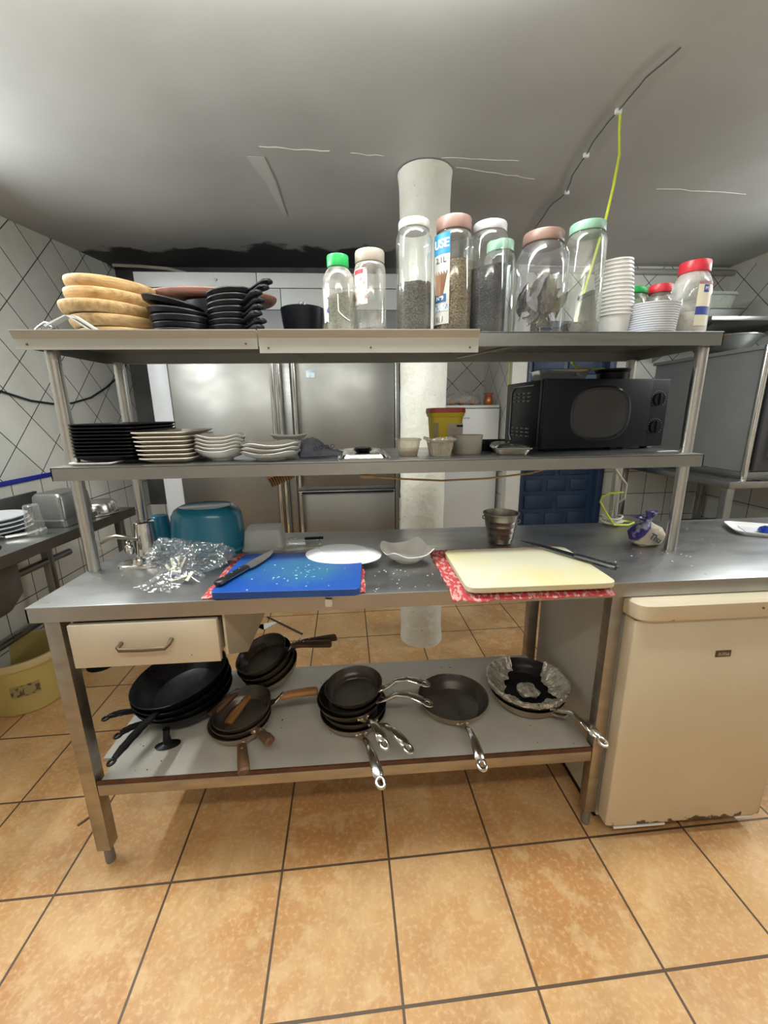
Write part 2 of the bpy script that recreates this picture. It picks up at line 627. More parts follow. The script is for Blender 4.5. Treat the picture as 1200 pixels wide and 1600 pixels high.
# a dark soot stain with a ragged edge along the back of the ceiling
nt = ceil_m.node_tree
bs = nt.nodes['Principled BSDF']
src = bs.inputs['Base Color'].links[0].from_socket
tc = nt.nodes.new('ShaderNodeTexCoord')
sp = nt.nodes.new('ShaderNodeSeparateXYZ')
nt.links.new(tc.outputs['Object'], sp.inputs[0])
nn = nt.nodes.new('ShaderNodeTexNoise')
nn.inputs['Scale'].default_value = 5
nn.inputs['Detail'].default_value = 8
nt.links.new(tc.outputs['Object'], nn.inputs['Vector'])
ma = nt.nodes.new('ShaderNodeMath')
ma.operation = 'MULTIPLY_ADD'
ma.inputs[1].default_value = 0.55
nt.links.new(nn.outputs['Fac'], ma.inputs[0])
nt.links.new(sp.outputs[1], ma.inputs[2])
mr = nt.nodes.new('ShaderNodeMapRange')
mr.inputs['From Min'].default_value = 2.36
mr.inputs['From Max'].default_value = 2.42
nt.links.new(ma.outputs[0], mr.inputs['Value'])
mrx = nt.nodes.new('ShaderNodeMapRange')
mrx.inputs['From Min'].default_value = 1.35
mrx.inputs['From Max'].default_value = 1.0
nt.links.new(sp.outputs[0], mrx.inputs['Value'])
mm = nt.nodes.new('ShaderNodeMath')
mm.operation = 'MULTIPLY'
nt.links.new(mr.outputs[0], mm.inputs[0])
nt.links.new(mrx.outputs[0], mm.inputs[1])
mx = nt.nodes.new('ShaderNodeMix')
mx.data_type = 'RGBA'
mx.inputs['B'].default_value = (0.05, 0.05, 0.055, 1)
nt.links.new(mm.outputs[0], mx.inputs['Factor'])
nt.links.new(src, mx.inputs['A'])
nt.links.new(mx.outputs['Result'], bs.inputs['Base Color'])
ceiling = struct('ceiling', cm, ceil_m)

WT = dict(c1=(0.68, 0.68, 0.645), c2=(0.74, 0.74, 0.70), grout=(0.075, 0.075, 0.07), rough=0.24)
mott_w = [(2.2, (0.50, 0.50, 0.46), 0.6, 0.45, 0.75), (50, (0.25, 0.24, 0.2), 0.7, 0.74, 0.78)]
wt_up_l = tile_mat('diagonal_tiles_left', (1, 2), 0.205, (1.846, 2.345), R(45), gw=0.0028, mott=mott_w, **WT)
wt_lo_l = tile_mat('straight_tiles_left', (1, 2), 0.20, (1.18, 1.005), 0, gw=0.0028, mott=mott_w, **WT)
wt_up_b = tile_mat('diagonal_tiles_back', (0, 2), 0.205, (3.05, 2.16), R(45), gw=0.0028, mott=mott_w, **WT)
wt_lo_b = tile_mat('straight_tiles_back', (0, 2), 0.20, (3.0, 0.80), 0, gw=0.0028, mott=mott_w, **WT)
wt_up_n = tile_mat('diagonal_tiles_niche', (0, 2), 0.205, (2.092, 1.60), R(45), gw=0.003, mott=mott_w, **WT)
wt_up_s = tile_mat('diagonal_tiles_niche_side', (1, 2), 0.205, (3.15, 1.60), R(45), gw=0.003, mott=mott_w, **WT)


def wall(name, x0, x1, y0, y1, lo, hi, split=1.0, z1=2.46):
    mb = MB()
    mb.box(x0, x1, y0, y1, 0, split)
    mb.cur = 1
    mb.box(x0, x1, y0, y1, split, z1)
    return struct(name, mb, [lo, hi], flat=True)


wall('wall_left', XL - 0.1, XL, YF, 2.62, wt_lo_l, wt_up_l)
trim_blue = mat('cobalt_glaze', (0.02, 0.03, 0.33), 0.2)
struct('trim_1', MB().box(XL, XL + 0.008, YF, 2.5, 1.0, 1.026, 0.003), trim_blue)
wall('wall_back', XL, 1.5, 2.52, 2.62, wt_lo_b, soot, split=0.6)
wall('wall_niche', 1.5, 2.2, 3.15, 3.25, wt_lo_b, wt_up_n)
wall('wall_niche_left', 1.4, 1.5, 2.52, 3.25, wt_lo_l, wt_up_s)
wall('wall_niche_right', 2.12, 2.2, YB + 0.08, 3.15, wt_lo_l, wt_up_s)
wall('wall_pier', 2.12, 2.245, YB - 0.02, YB + 0.08, paint_wall, paint_wall)
wb = MB()
wb.box(2.98, XR, YB, YB + 0.1, 0, 1.0)
wb.cur = 1
wb.box(2.98, XR, YB, YB + 0.1, 1.0, 2.46)
wb.box(2.245, 2.98, YB, YB + 0.1, 1.98, 2.46)
struct('wall_back_right', wb, [wt_lo_b, wt_up_b], flat=True)
wt_up_r = tile_mat('diagonal_tiles_right', (1, 2), 0.205, (2.3, 2.3), R(45), gw=0.0028, mott=mott_w, **WT)
wt_lo_r = tile_mat('straight_tiles_right', (1, 2), 0.20, (2.3, 0.80), 0, gw=0.0028, mott=mott_w, **WT)
wall('wall_right', XR, XR + 0.1, YF, YB + 0.1, wt_lo_r, wt_up_r)
wall('wall_front', XL, XR, YF - 0.1, YF, paint_wall, paint_wall)
# cornice pipe and plaster roll where the back right wall meets the ceiling
struct('trim_2', MB().tube([(2.2, YB - 0.015, 2.385), (3.0, YB - 0.015, 2.38), (XR, YB - 0.02, 2.375)], 0.022, 10), mat('grey_trim_paint', (0.36, 0.36, 0.35), 0.5))
struct('trim_3', MB().prism([(XR, 2.43), (XR - 0.04, 2.43), (XR, 2.385)], 0.2, YB, 'y'), plaster)
tag(O('conduit', MB().tube([(-0.88, 2.42, 2.395), (-0.7, 2.44, 2.395), (-0.5, 2.42, 2.375), (-0.36, 2.38, 2.335)], 0.011, 8), white_cable),
    'pale curved conduit under the ceiling in the back left corner', 'pipe')

# blue panelled door and its frame
door = struct('door_1', MB().box(2.262, 2.93, YB + 0.03, YB + 0.07, 0.0, 1.98), blue_paint, flat=True)
dp = MB()
rows = [(0.06, 0.26), (0.30, 0.44), (0.48, 0.60), (0.64, 0.74), (0.78, 0.98), (1.02, 1.16), (1.20, 1.40), (1.44, 1.58), (1.62, 1.9)]
for k, (z0, z1) in enumerate(rows):
    cols = [(2.31, 2.57), (2.61, 2.88)] if k % 2 == 0 else [(2.31, 2.47), (2.51, 2.68), (2.72, 2.88)]
    for (x0, x1) in cols:
        dp.box(x0, x1, YB + 0.016, YB + 0.034, z0, z1, 0.008)
dpo = O('door_panels', dp, blue_paint, door)
fr = MB()
fr.box(2.245, 2.27, YB - 0.03, YB + 0.09, 0, 2.0, 0.004).box(2.925, 2.985, YB - 0.04, YB + 0.09, 0, 2.0, 0.008).box(2.245, 2.985, YB - 0.03, YB + 0.09, 1.97, 2.02, 0.004)
struct('trim_4', fr, blue_paint)
kn = MB().tube([(0, 0, 0), (0, -0.04, 0)], 0.01, 10).tube([(0, -0.04, 0), (-0.05, -0.04, 0)], 0.008, 10)
O('door_handle', kn, steel, door, (2.90, YB + 0.02, 1.0))

# plaster ridges and cracks on the ceiling
rg = MB()


def ridge(pts, r):
    q = []
    for a, b in zip(pts[:-1], pts[1:]):
        for k in range(8):
            t = k / 8
            x, y = a[0] + (b[0] - a[0]) * t, a[1] + (b[1] - a[1]) * t
            q.append((x, y + 0.012 * mnoise.noise(Vector((x * 18, y * 9, 3))), ceil_z(x, y) - 0.0005))
    x, y = pts[-1]
    q.append((x, y, ceil_z(x, y)))
    rg.tube(q, [r * (0.25 + abs(mnoise.noise(Vector((p[0] * 12, p[1] * 12, 0)))) * 1.6) for p in q], 6, rz=0.002)


ridge([(0.469, 1.05), (0.761, 1.072)], 0.006)
ridge([(0.85, 1.085), (0.996, 1.098)], 0.005)
ridge([(1.33, 1.16), (1.736, 1.245)], 0.003)
ridge([(2.40, 1.30), (2.917, 1.34)], 0.004)
ridge([(1.25, 1.09), (1.6, 1.10)], 0.002)
pt = MB().prism([(0.40, 1.12), (0.475, 1.12), (0.49, 1.3), (0.487, 1.66), (0.465, 1.66), (0.44, 1.35)], 0, 0.001, 'z')
pt.v = [(x, y, ceil_z(x, y) - 0.0015 - z) for x, y, z in pt.v]
pq = O('plaster_patch', pt, mat('patch_paint', (0.54, 0.54, 0.53), 0.6), ceiling, flat=True)
pq['kind'] = 'structure'
pr = O('plaster_ridge', rg, plaster, ceiling)
pr['kind'] = 'structure'
# thin dark cable stapled along the ceiling with small white clips
cc = [(1.87, 0.50), (1.845, 0.62), (1.848, 0.771), (1.85, 0.9), (1.875, 1.036), (1.90, 1.2), (1.95, 1.346), (1.935, 1.5), (1.973, 1.788), (1.98, 2.0)]
pts = []
for (a, b) in zip(cc[:-1], cc[1:]):
    for k in range(5):
        t = k / 5
        x, y = a[0] + (b[0] - a[0]) * t, a[1] + (b[1] - a[1]) * t
        pts.append((x + 0.006 * mnoise.noise(Vector((y * 14, 2, 0))), y, ceil_z(x, y) - 0.005))
ct = T('ceiling_cable', 'thin dark cable stapled along the ceiling above the microwave', 'cable', (0, 0, 0))
O('wire', MB().tube(pts, 0.0024, 6), mat('grimy_cable', (0.07, 0.07, 0.065), 0.6), ct)
for (x, y) in (cc[2], cc[4], cc[6]):
    O('clip', MB().box(-0.012, 0.012, -0.006, 0.006, -0.012, 0.004, 0.002), white_pl, ct, (x, y, ceil_z(x, y) - 0.004))
tag(O('yellow_cable', MB().tube([(1.858, 0.775, 2.413), (1.856, 0.765, 2.35), (1.84, 0.72, 2.25), (1.80, 0.67, 2.12), (1.768, 0.645, 2.0), (1.72, 0.64, 1.8), (1.68, 0.63, 1.62),
                                 (1.66, 0.62, 1.53), (1.67, 0.56, 1.485), (1.70, 0.53, 1.478), (1.76, 0.55, 1.480), (1.83, 0.60, 1.478), (1.88, 0.61, 1.43), (1.905, 0.605, 1.3), (1.912, 0.595, 1.1), (1.908, 0.59, 0.99)], 0.0045, 8), yellow_cable),
    'yellow-green cable dropping from the ceiling behind the shelf rack', 'cable')

# ---------------------------------------------------------------- column
cb = MB()
prof = []
for k in range(60):
    z = 2.415 * k / 59
    prof.append((0.1215, z))
cb.lathe(prof, 64)
for i, p in enumerate(cb.v):
    v = Vector(p)
    n = mnoise.noise(v * 14) * 0.004 + mnoise.noise(v * 40) * 0.0018 + (mnoise.noise(v * 5) * 0.004)
    fl_ = 0.006 * max(0, (v.z - 2.36) / 0.05) + 0.004 * max(0, (0.06 - v.z) / 0.06)
    rr_ = math.hypot(v.x, v.y)
    s_ = (rr_ + n + fl_) / rr_
    cb.v[i] = (v.x * s_, v.y * s_, v.z)
colm = mat('column_plaster', (0.78, 0.77, 0.71), 0.7, 0, (0.66, 0.64, 0.56), 5, bump=0.7, bscale=30, specks=(34, 0.72, (0.50, 0.46, 0.38)))
tag(O('column', cb, colm, None, (1.1986, 1.2234, 0)), 'round white plastered column standing on the floor behind the worktable', 'column')
tag(O('yellow_wire_drop', MB().tube([(2.105, YB + 0.02, 2.3), (2.108, YB + 0.02, 1.8), (2.106, YB + 0.02, 1.3)], 0.005, 6), yellow_cable),
    'yellow wire running down the corner beside the blue door', 'cable')

# ---------------------------------------------------------------- main ceiling lamp and added fill lamps
for i, (x, y, z, L, p, c) in enumerate(TUBES):
    t = T('main_and_fill_lamp', ['white twin-tube ceiling lamp over the worktable', 'added warm fill lamp behind the viewer, shaped as a ceiling tube', 'added fill lamp at the right side, shaped as a ceiling tube'][i], 'lamp', (x, y, z))
    O('housing', MB().box(-L / 2 - 0.03, L / 2 + 0.03, -0.03, 0.03, 0.0, 0.04, 0.006), white_pl, t)
    for s in (-1, 1):
        O('hanger', MB().tube([(s * L * 0.4, 0, 0.04), (s * L * 0.4, 0, ceil_z(x, y) - z)], 0.003, 8), white_pl, t)
    for s in (-1, 1):
        O('tube', MB().tube([(-L / 2, s * 0.04, -0.012), (L / 2, s * 0.04, -0.012)], 0.013, 12), mat('lit_tube', (1, 1, 0.96), 0.5, emis=3.0), t)

for (x, y, z, L, p, sd_) in FILL_TUBES:  # bodies of the fill lamps added on the side walls
    t = T('added_fill_lamp', 'added unseen fill lamp on the %s wall, shaped as a white tube' % ('left' if sd_ > 0 else 'right'), 'lamp', (x, y, z))
    O('housing', MB().box(min(-0.06 * sd_, 0), max(-0.06 * sd_, 0), -L / 2 - 0.03, L / 2 + 0.03, -0.04, 0.04, 0.005), white_pl, t)
    O('tube', MB().tube([(0.02 * sd_, -L / 2, 0), (0.02 * sd_, L / 2, 0)], 0.013, 12), mat('lit_tube', (1, 1, 0.96), 0.5, emis=3.0), t)

# ---------------------------------------------------------------- steel fridge cabinet
cab = T('upright_refrigerator', 'tall stainless two-door refrigerator with white frame against the back wall', 'refrigerator', (0, 1.8, 0))
wfr = mat('white_frame_paint', (0.62, 0.63, 0.66), 0.4, 0, (0.56, 0.57, 0.60), 3)
O('body', MB().box(-0.455, 1.13, 0.04, 0.68, 0.06, 2.07, 0.004).box(-0.455, -0.335, 0.0, 0.04, 0.06, 1.70, 0.004), wfr, cab)
door_steel = mat('fridge_door_steel', (0.31, 0.305, 0.29), 0.42, 1.0, (0.25, 0.245, 0.23), 2.5, rvar=0.07, stretch=(1, 1, 1.5), bump=0.03, bscale=6)
o = O('door', MB().box(-0.325, 0.345, -0.02, 0.04, 0.10, 1.665, 0.006), door_steel, cab)
O('handle', MB().tube([(0.318, -0.045, 0.12), (0.318, -0.045, 1.66)], 0.016, 12), chrome, o)
O('handle', MB().tube([(0.355, -0.03, 0.12), (0.355, -0.03, 1.66)], 0.014, 12), chrome, o)
o = O('door', MB().box(0.435, 1.098, -0.02, 0.04, 0.845, 1.665, 0.006), door_steel, cab)
O('handle', MB().tube([(0.452, -0.045, 0.85), (0.452, -0.045, 1.66)], 0.014, 12), chrome, o)
O('sticker', MB().box(0.53, 0.588, -0.0225, -0.0205, 1.555, 1.60), mat('sky_sticker', (0.25, 0.45, 0.75), 0.4, 0, (0.75, 0.85, 0.85), 30), o)
o = O('door', MB().box(0.435, 1.098, -0.02, 0.04, 0.10, 0.815, 0.006), door_steel, cab)
O('handle', MB().tube([(0.452, -0.045, 0.11), (0.452, -0.045, 0.81)], 0.014, 12), chrome, o)
O('handle', MB().box(0.46, 1.09, -0.035, -0.02, 0.80, 0.812, 0.003), black_pl, o)
O('edge_frame', MB().box(1.103, 1.13, -0.01, 0.06, 0.08, 1.68, 0.003).box(0.372, 0.425, 0.0, 0.05, 0.08, 1.68, 0.003), steel, cab)
O('seal_gap', MB().box(-0.335, 1.10, -0.005, 0.04, 1.667, 1.70), black_pl, cab)
fl_m = mat('flap_paint', (0.46, 0.47, 0.47), 0.42, 0, (0.42, 0.43, 0.43), 3)
for (a, b) in ((-0.455, 0.262), (0.266, 1.13)):
    fo = O('top_flap', MB().box(a, b, -0.01, 0.04, 2.082, 2.165, 0.002), fl_m, cab)
    if a < 0:
        O('lock', MB().tube([(0.02, -0.018, 2.125), (0.02, -0.008, 2.125)], 0.008, 12), steel, fo)
for (a, b) in ((-0.455, 0.12), (0.124, 0.40), (0.404, 1.13)):
    O('upper_panel', MB().box(a, b, -0.01, 0.04, 1.96 if a < 0.3 else 1.96, 2.078, 0.002), fl_m, cab)
O('grille', MB().box(-0.455, 1.13, -0.005, 0.04, 1.702, 1.958, 0.002), mat('grille_grey', (0.2, 0.2, 0.21), 0.5, 0.3), cab)
O('kickboard', MB().box(-0.44, 1.12, 0.03, 0.6, 0.0, 0.06), black_pl, cab)

# ---------------------------------------------------------------- white fridge in the niche and what lies on it
wf = T('white_refrigerator', 'white refrigerator in the niche behind the column', 'refrigerator', (1.86, 2.6, 0))
wfm = mat('fridge_white', (0.72, 0.74, 0.74), 0.32, 0, (0.69, 0.71, 0.71), 2)
O('body', MB().box(-0.27, 0.235, 0.03, 0.52, 0.04, 1.36, 0.006), wfm, wf)
O('foot_rail', MB().box(-0.25, 0.22, 0.06, 0.5, 0.0, 0.04), black_pl, wf)
O('top', MB().box(-0.275, 0.24, 0.0, 0.53, 1.36, 1.385, 0.006), wfm, wf)
d = O('door', MB().box(-0.27, 0.235, -0.02, 0.028, 0.06, 1.355, 0.006), wfm, wf)
text_on('Hisense', 0.024, mat('badge_grey', (0.12, 0.12, 0.13), 0.4), d, lambda x, y, z: (x - 0.065, -0.0205 - z, y + 1.278))
bagm = clear('bag_clear', tint=(0.93, 0.94, 0.94), edge=0.75, base=0.12, rough=0.15, haze=0.13, bump=1.0, bscale=60, hazecol=(0.85, 0.85, 0.82))
ng = clear('net_bag_clear', tint=(0.93, 0.93, 0.9), edge=0.7, base=0.1, rough=0.2, haze=0.2, bump=1.0, bscale=80)
mb = MB().rings([(0, 0, 0.0, 0.15, 0.07, 2), (0, 0, 0.02, 0.18, 0.09, 2), (0, 0, 0.06, 0.16, 0.08, 2), (0.01, 0, 0.085, 0.09, 0.05, 2), (0.02, 0, 0.10, 0.03, 0.02, 2)], 48).disp(0.03, 22, 3)
mn = min(v[2] for v in mb.v)
mb.v = [(x, y, z - mn) for x, y, z in mb.v]
tag(O('plastic_bag', mb, ng, None, (1.80, 2.75, 1.385)), 'clear plastic bag of onions on top of the white refrigerator', 'bag')
onm = mat('onion_skin', (0.50, 0.17, 0.06), 0.45, 0, (0.62, 0.30, 0.12), 10, stretch=(1, 1, 0.3))
for k, (dx, dy) in enumerate(((-0.09, 0.0), (0.0, 0.02), (0.09, -0.02))):
    on = MB().lathe([(0.002, 0), (0.02, 0.003), (0.032, 0.02), (0.03, 0.04), (0.014, 0.055), (0.005, 0.068), (0.003, 0.078)], 24)
    tag(O('onion', on, onm, None, (1.80 + dx, 2.75 + dy, 1.388)), 'brown-skinned onion inside the clear bag on the white refrigerator', 'onion', 'onions in the bag on the white refrigerator')
tag(O('copper_jug', MB().lathe([(0.028, 0), (0.04, 0.015), (0.042, 0.045), (0.03, 0.075), (0.045, 0.105), (0.042, 0.105), (0.027, 0.075), (0.036, 0.045), (0.03, 0.01)], 28, cap1=True),
      mat('copper', (0.60, 0.22, 0.10), 0.3, 0.8), None, (2.03, 2.70, 1.385)), 'small copper-coloured pot standing on the white refrigerator', 'pot')

# ---------------------------------------------------------------- left sink unit
sk = T('sink_unit', 'stainless steel sink worktop along the left tiled wall', 'sink', (0, 0, 0))
ST = 0.85
swm = mat('sink_steel', (0.30, 0.30, 0.295), 0.34, 1.0, (0.24, 0.24, 0.235), 7, rvar=0.08, bump=0.04)


def sink_edge(y):
    return -0.475 + 0.08 * (y - 0.35) + 0.02


# worktop with an oval basin hole: ring of quads between hole and outline
hc = (-0.62, 0.47)
N = 48
mb = MB()
vs = []
for zz in (ST, ST - 0.045):
    for i in range(N):
        t = 2 * PI * i / N
        vs.append((hc[0] + 0.13 * math.cos(t), hc[1] + 0.17 * math.sin(t), zz))
    for i in range(N):
        t = 2 * PI * i / N
        c, s_ = math.cos(t), math.sin(t)
        k = 1 / max(abs(c), abs(s_))
        yy = 0.47 + 0.32 * s_ * k
        xe = sink_edge(yy)
        xx = (XL + 0.01 + xe) / 2 + (xe - XL - 0.01) / 2 * c * k
        vs.append((xx, yy, zz))
fs = []
for i in range(N):
    j = (i + 1) % N
    fs += [(i, j, N + j, N + i), (2 * N + i, 3 * N + i, 3 * N + j, 2 * N + j), (N + i, N + j, 3 * N + j, 3 * N + i), (i, 2 * N + i, 2 * N + j, j)]
mb.add(vs, fs)
mb.prism([(XL + 0.01, 0.79), (sink_edge(0.79), 0.79), (sink_edge(1.27), 1.27), (XL + 0.01, 1.27)], ST - 0.045, ST, 'z')
O('worktop', mb, swm, sk)
bz = MB().rings([(hc[0], hc[1], ST, 0.135, 0.175, 2.2), (hc[0], hc[1], ST - 0.06, 0.125, 0.165, 2.4), (hc[0], hc[1], ST - 0.17, 0.11, 0.15, 2.6), (hc[0], hc[1], ST - 0.18, 0.03, 0.04, 2),
                 ], 40, cap0=False, cap1=True)
O('basin', bz, swm, sk)
O('basin_housing', MB().rings([(-0.63, 0.40, ST - 0.05, 0.165, 0.20, 7), (-0.63, 0.40, ST - 0.18, 0.165, 0.20, 7), (-0.63, 0.40, ST - 0.235, 0.14, 0.175, 5)], 48), mat('basin_grey', (0.12, 0.12, 0.115), 0.6, 0.1, (0.075, 0.07, 0.065), 7), sk)
O('backsplash', MB().box(XL + 0.003, XL + 0.02, 0.2, 1.31, ST, 0.945, 0.003), swm, sk)
for (x, y) in ((-0.76, 1.1), (-0.46, 1.24), (-0.88, 0.3)):
    O('leg', MB().box(x - 0.018, x + 0.018, y - 0.018, y + 0.018, 0, ST - 0.045, 0.003), swm, sk)
O('cross_rail', MB().tube([(-0.79, 0.35, 0.62), (-0.76, 1.1, 0.615), (-0.755, 1.25, 0.613)], 0.018, 10), swm, sk)
O('cross_rail', MB().tube([(-0.88, 0.3, 0.28), (-0.86, 1.15, 0.28), (-0.86, 1.25, 0.28)], 0.018, 10), swm, sk)

pl_m = mat('plate_white', (0.70, 0.72, 0.76), 0.3)
pl0 = MB().rings([(0, 0, 0.0, 0.07, 0.07, 2), (0, 0, 0.003, 0.085, 0.085, 2), (0, 0, 0.014, 0.125, 0.125, 2), (0, 0, 0.017, 0.127, 0.127, 2), (0, 0, 0.017, 0.122, 0.122, 2), (0, 0, 0.007, 0.085, 0.085, 2), (0, 0, 0.006, 0.01, 0.01, 2)], 48)
pls = O('dinner_plate', pl0, pl_m)
LBL = ['bottom white plate in the pile on the sink worktop', 'second white plate from the bottom in the pile on the sink', 'third white plate from the bottom in the pile on the sink', 'top white plate of the pile on the sink worktop']
tag(pls, LBL[0], 'plate', 'white plates on the sink worktop')
pls.location = (-0.745, 0.80, ST + 0.001)
pls.scale = (1.2, 1.2, 1.25)
for k in range(1, 4):
    dup(pls, (-0.745 - 0.006 * k, 0.80 + 0.012 * k, ST + 0.001 + 0.015 * k), (R(0.0), 0, 0.4 * k), LBL[k], scale=(1.2 - 0.06 * k, 1.2 - 0.06 * k, 1.25))
gl = MB().lathe([(0.036, 0.0), (0.037, 0.002), (0.030, 0.07), (0.0265, 0.100), (0.0275, 0.122), (0.024, 0.126), (0.002, 0.118)], 32, cap0=False, cap1=True)
tag(O('glass_tumbler', gl, clear('tumbler_glass', edge=0.7, base=0.12, haze=0.08, rough=0.04), None, (-0.535, 0.775, ST + 0.0005)), 'drinking glass turned upside down on the sink worktop', 'glass')
wk = MB().tube([(0, 0, 0.01), (0.06, 0.05, 0.012), (0.10, 0.09, 0.02)], 0.006, 8)
for k in range(5):
    wk.tube([(0, 0, 0.01), (-0.03, -0.02 + 0.01 * (k - 2), 0.012 + 0.004 * abs(k - 2)), (-0.05, -0.035 + 0.004 * (k - 2), 0.006)], 0.0012, 5)
tag(O('wire_whisk', wk, chrome, None, (-0.60, 0.70, ST)), 'small wire whisk lying in front of the glass on the sink', 'whisk')
t = T('gastronorm_pan', 'deep rectangular steel pan upside down on the sink worktop', 'pan', (-0.545, 0.975, ST), (0, 0, R(-6)))
O('body', MB().rings([(0, 0, 0.002, 0.088, 0.11, 12), (0, 0, 0.03, 0.086, 0.108, 12), (0, 0, 0.034, 0.075, 0.098, 10), (0, 0, 0.135, 0.070, 0.09, 9), (0, 0, 0.148, 0.062, 0.082, 7)], 64), steel, t)
t = T('steel_dish', 'round shallow steel dish upside down on the sink worktop', 'dish', (-0.505, 1.135, ST))
O('body', MB().lathe([(0.105, 0.001), (0.108, 0.006), (0.096, 0.012), (0.092, 0.05), (0.084, 0.062), (0.02, 0.066), (0.001, 0.066)], 48), chrome, t)
O('rim', MB().torus(0.106, 0.003, z=0.005, N=48), chrome, t)

# black cable drooping over the left wall
tag(O('wall_cable', MB().tube([(-0.912, 0.9, 1.60), (-0.912, 1.05, 1.50), (-0.912, 1.243, 1.459), (-0.912, 1.42, 1.42), (-0.912, 1.58, 1.407), (-0.912, 1.747, 1.414), (-0.912, 1.95, 1.455),
                               (-0.912, 2.15, 1.533), (-0.912, 2.3, 1.61), (-0.912, 2.453, 1.716)], 0.006, 8), black_cable), 'black cable drooping across the left tiled wall', 'cable')

# yellow bucket, things on the floor at the left
bk = T('plastic_bucket', 'large yellowed plastic bucket on the floor left of the worktable', 'bucket', (-0.785, 0.86, 0))
bm_ = mat('yellowed_plastic', (0.56, 0.46, 0.17), 0.45, 0, (0.50, 0.40, 0.14), 4, sss=0.0)
O('body', MB().lathe([(0.145, 0.0), (0.15, 0.006), (0.168, 0.262), (0.164, 0.262), (0.146, 0.012), (0.01, 0.01)], 64), bm_, bk)
O('rim', MB().lathe([(0.166, 0.232), (0.177, 0.234), (0.18, 0.262), (0.177, 0.268), (0.166, 0.268), (0.164, 0.262)], 64, cap0=False, cap1=False), mat('bucket_rim', (0.58, 0.48, 0.24), 0.4), bk)
bl_m = mat('bucket_print', (0.34, 0.28, 0.12), 0.5, 0, (0.10, 0.08, 0.04), 60, nmix=(0.5, 0.56))
O('print', cyl_patch(0.1595, R(-75), R(-38), 0.10, 0.155, th=0.0035), bl_m, bk)
bb = MB().rings([(0, 0, 0, 0.07, 0.05, 2), (0, 0, 0.1, 0.08, 0.06, 2), (0, 0, 0.22, 0.06, 0.045, 2), (0, 0, 0.28, 0.02, 0.015, 2)], 32).disp(0.03, 14, 5)
bb.v = [(x, y, max(0, z)) for x, y, z in bb.v]
tag(O('blue_bag', bb, mat('blue_film', (0.012, 0.10, 0.36), 0.3, bump=0.5), None, (-0.76, 1.30, 0)), 'blue plastic bag on the floor behind the yellow bucket', 'bag')
tag(O('black_disc', MB().lathe([(0.0, 0.012), (0.05, 0.012), (0.07, 0.006), (0.072, 0.0)], 32), black_pl, None, (-0.60, 1.10, 0)), 'flat black disc on the floor behind the worktable leg', 'disc')
pp = MB().prism([(0, 0), (0.17, 0.05), (0.08, -0.06), (0.06, 0.02)], 0.0005, 0.003, 'z')
tag(O('paper_scrap', pp, mat('paper', (0.75, 0.75, 0.72), 0.7), None, (0.14, 1.45, 0)), 'torn white paper scrap on the floor behind the worktable', 'paper')
tag(O('dark_stick', MB().tube([(0.21, 1.55, 0.006), (0.33, 1.44, 0.006), (0.47, 1.31, 0.006)], 0.006, 8), mat('dark_rubber', (0.05, 0.03, 0.02), 0.6)), 'thin dark stick on the floor behind the worktable', 'stick')
chip = MB().box(-0.02, 0.02, -0.004, 0.004, 0, 0.004, 0.001)
tag(O('wood_chip', chip, wood_handle, None, (-0.12, 0.17, 0), (0, 0, 0.9)), 'small brown splinter on the floor left of the table leg', 'splinter')

# ---------------------------------------------------------------- right-hand appliance on its stand, wall shelf
sd = T('steel_stand', 'stainless steel stand under the grey appliance on the right', 'stand', (0, 0, 0))
smk = mat('stand_steel', (0.36, 0.36, 0.36), 0.32, 1.0, (0.28, 0.28, 0.28), 5, rvar=0.07)
O('top', MB().box(2.94, 3.84, 1.14, 2.32, 0.885, 0.925, 0.004), smk, sd)
for (x, y) in ((2.965, 1.17), (3.81, 1.17), (2.985, 2.12), (3.81, 2.28)):
    O('leg', MB().box(x - 0.022, x + 0.022, y - 0.022, y + 0.022, 0, 0.886, 0.003), smk, sd)
O('shelf', MB().box(2.96, 3.82, 1.16, 2.30, 0.28, 0.31, 0.003), smk, sd)
ap = T('grey_appliance', 'large grey steel appliance on the stainless stand at the right', 'appliance', (0, 0, 0.925))
agm = mat('appliance_grey', (0.30, 0.31, 0.31), 0.42, 0.35, (0.26, 0.27, 0.27), 3, specks=(30, 0.75, (0.08, 0.08, 0.08)))
O('body', MB().box(3.10, 3.84, 1.24, 2.08, 0.04, 0.72, 0.004), agm, ap)
O('base_frame', MB().box(3.09, 3.84, 1.23, 2.09, 0.0, 0.04, 0.003), steel, ap)
O('top_cover', MB().box(3.085, 3.85, 1.225, 2.095, 0.72, 0.742, 0.003), agm, ap)
O('corner_post', MB().tube([(3.10, 1.225, 0.0), (3.10, 1.225, 0.74)], 0.019, 12), chrome, ap)
O('door', MB().box(3.13, 3.82, 1.20, 1.238, 0.05, 0.70, 0.004), mat('oven_glass', (0.05, 0.05, 0.055), 0.15), ap)
O('handle', MB().tube([(3.2, 1.165, 0.1), (3.2, 1.165, 0.65)], 0.012, 10).tube([(3.2, 1.20, 0.12), (3.2, 1.165, 0.12)], 0.008, 8).tube([(3.2, 1.20, 0.63), (3.2, 1.165, 0.63)], 0.008, 8), chrome, ap)
t = T('steel_basin', 'wide stainless steel mixing bowl on top of the grey appliance', 'bowl', (3.215, 1.66, 1.667))
bsm = mat('basin_steel', (0.33, 0.33, 0.32), 0.25, 1.0, (0.26, 0.26, 0.25), 8)
O('body', MB().lathe([(0.09, 0.0), (0.135, 0.018), (0.178, 0.07), (0.198, 0.098), (0.195, 0.099), (0.174, 0.07), (0.131, 0.02), (0.01, 0.004)], 56), bsm, t)
O('rim', MB().torus(0.198, 0.005, z=0.098, N=56), bsm, t)
ws = T('wall_shelf', 'stainless steel wall shelf in the back right corner', 'shelf', (0, 0, 1.90))
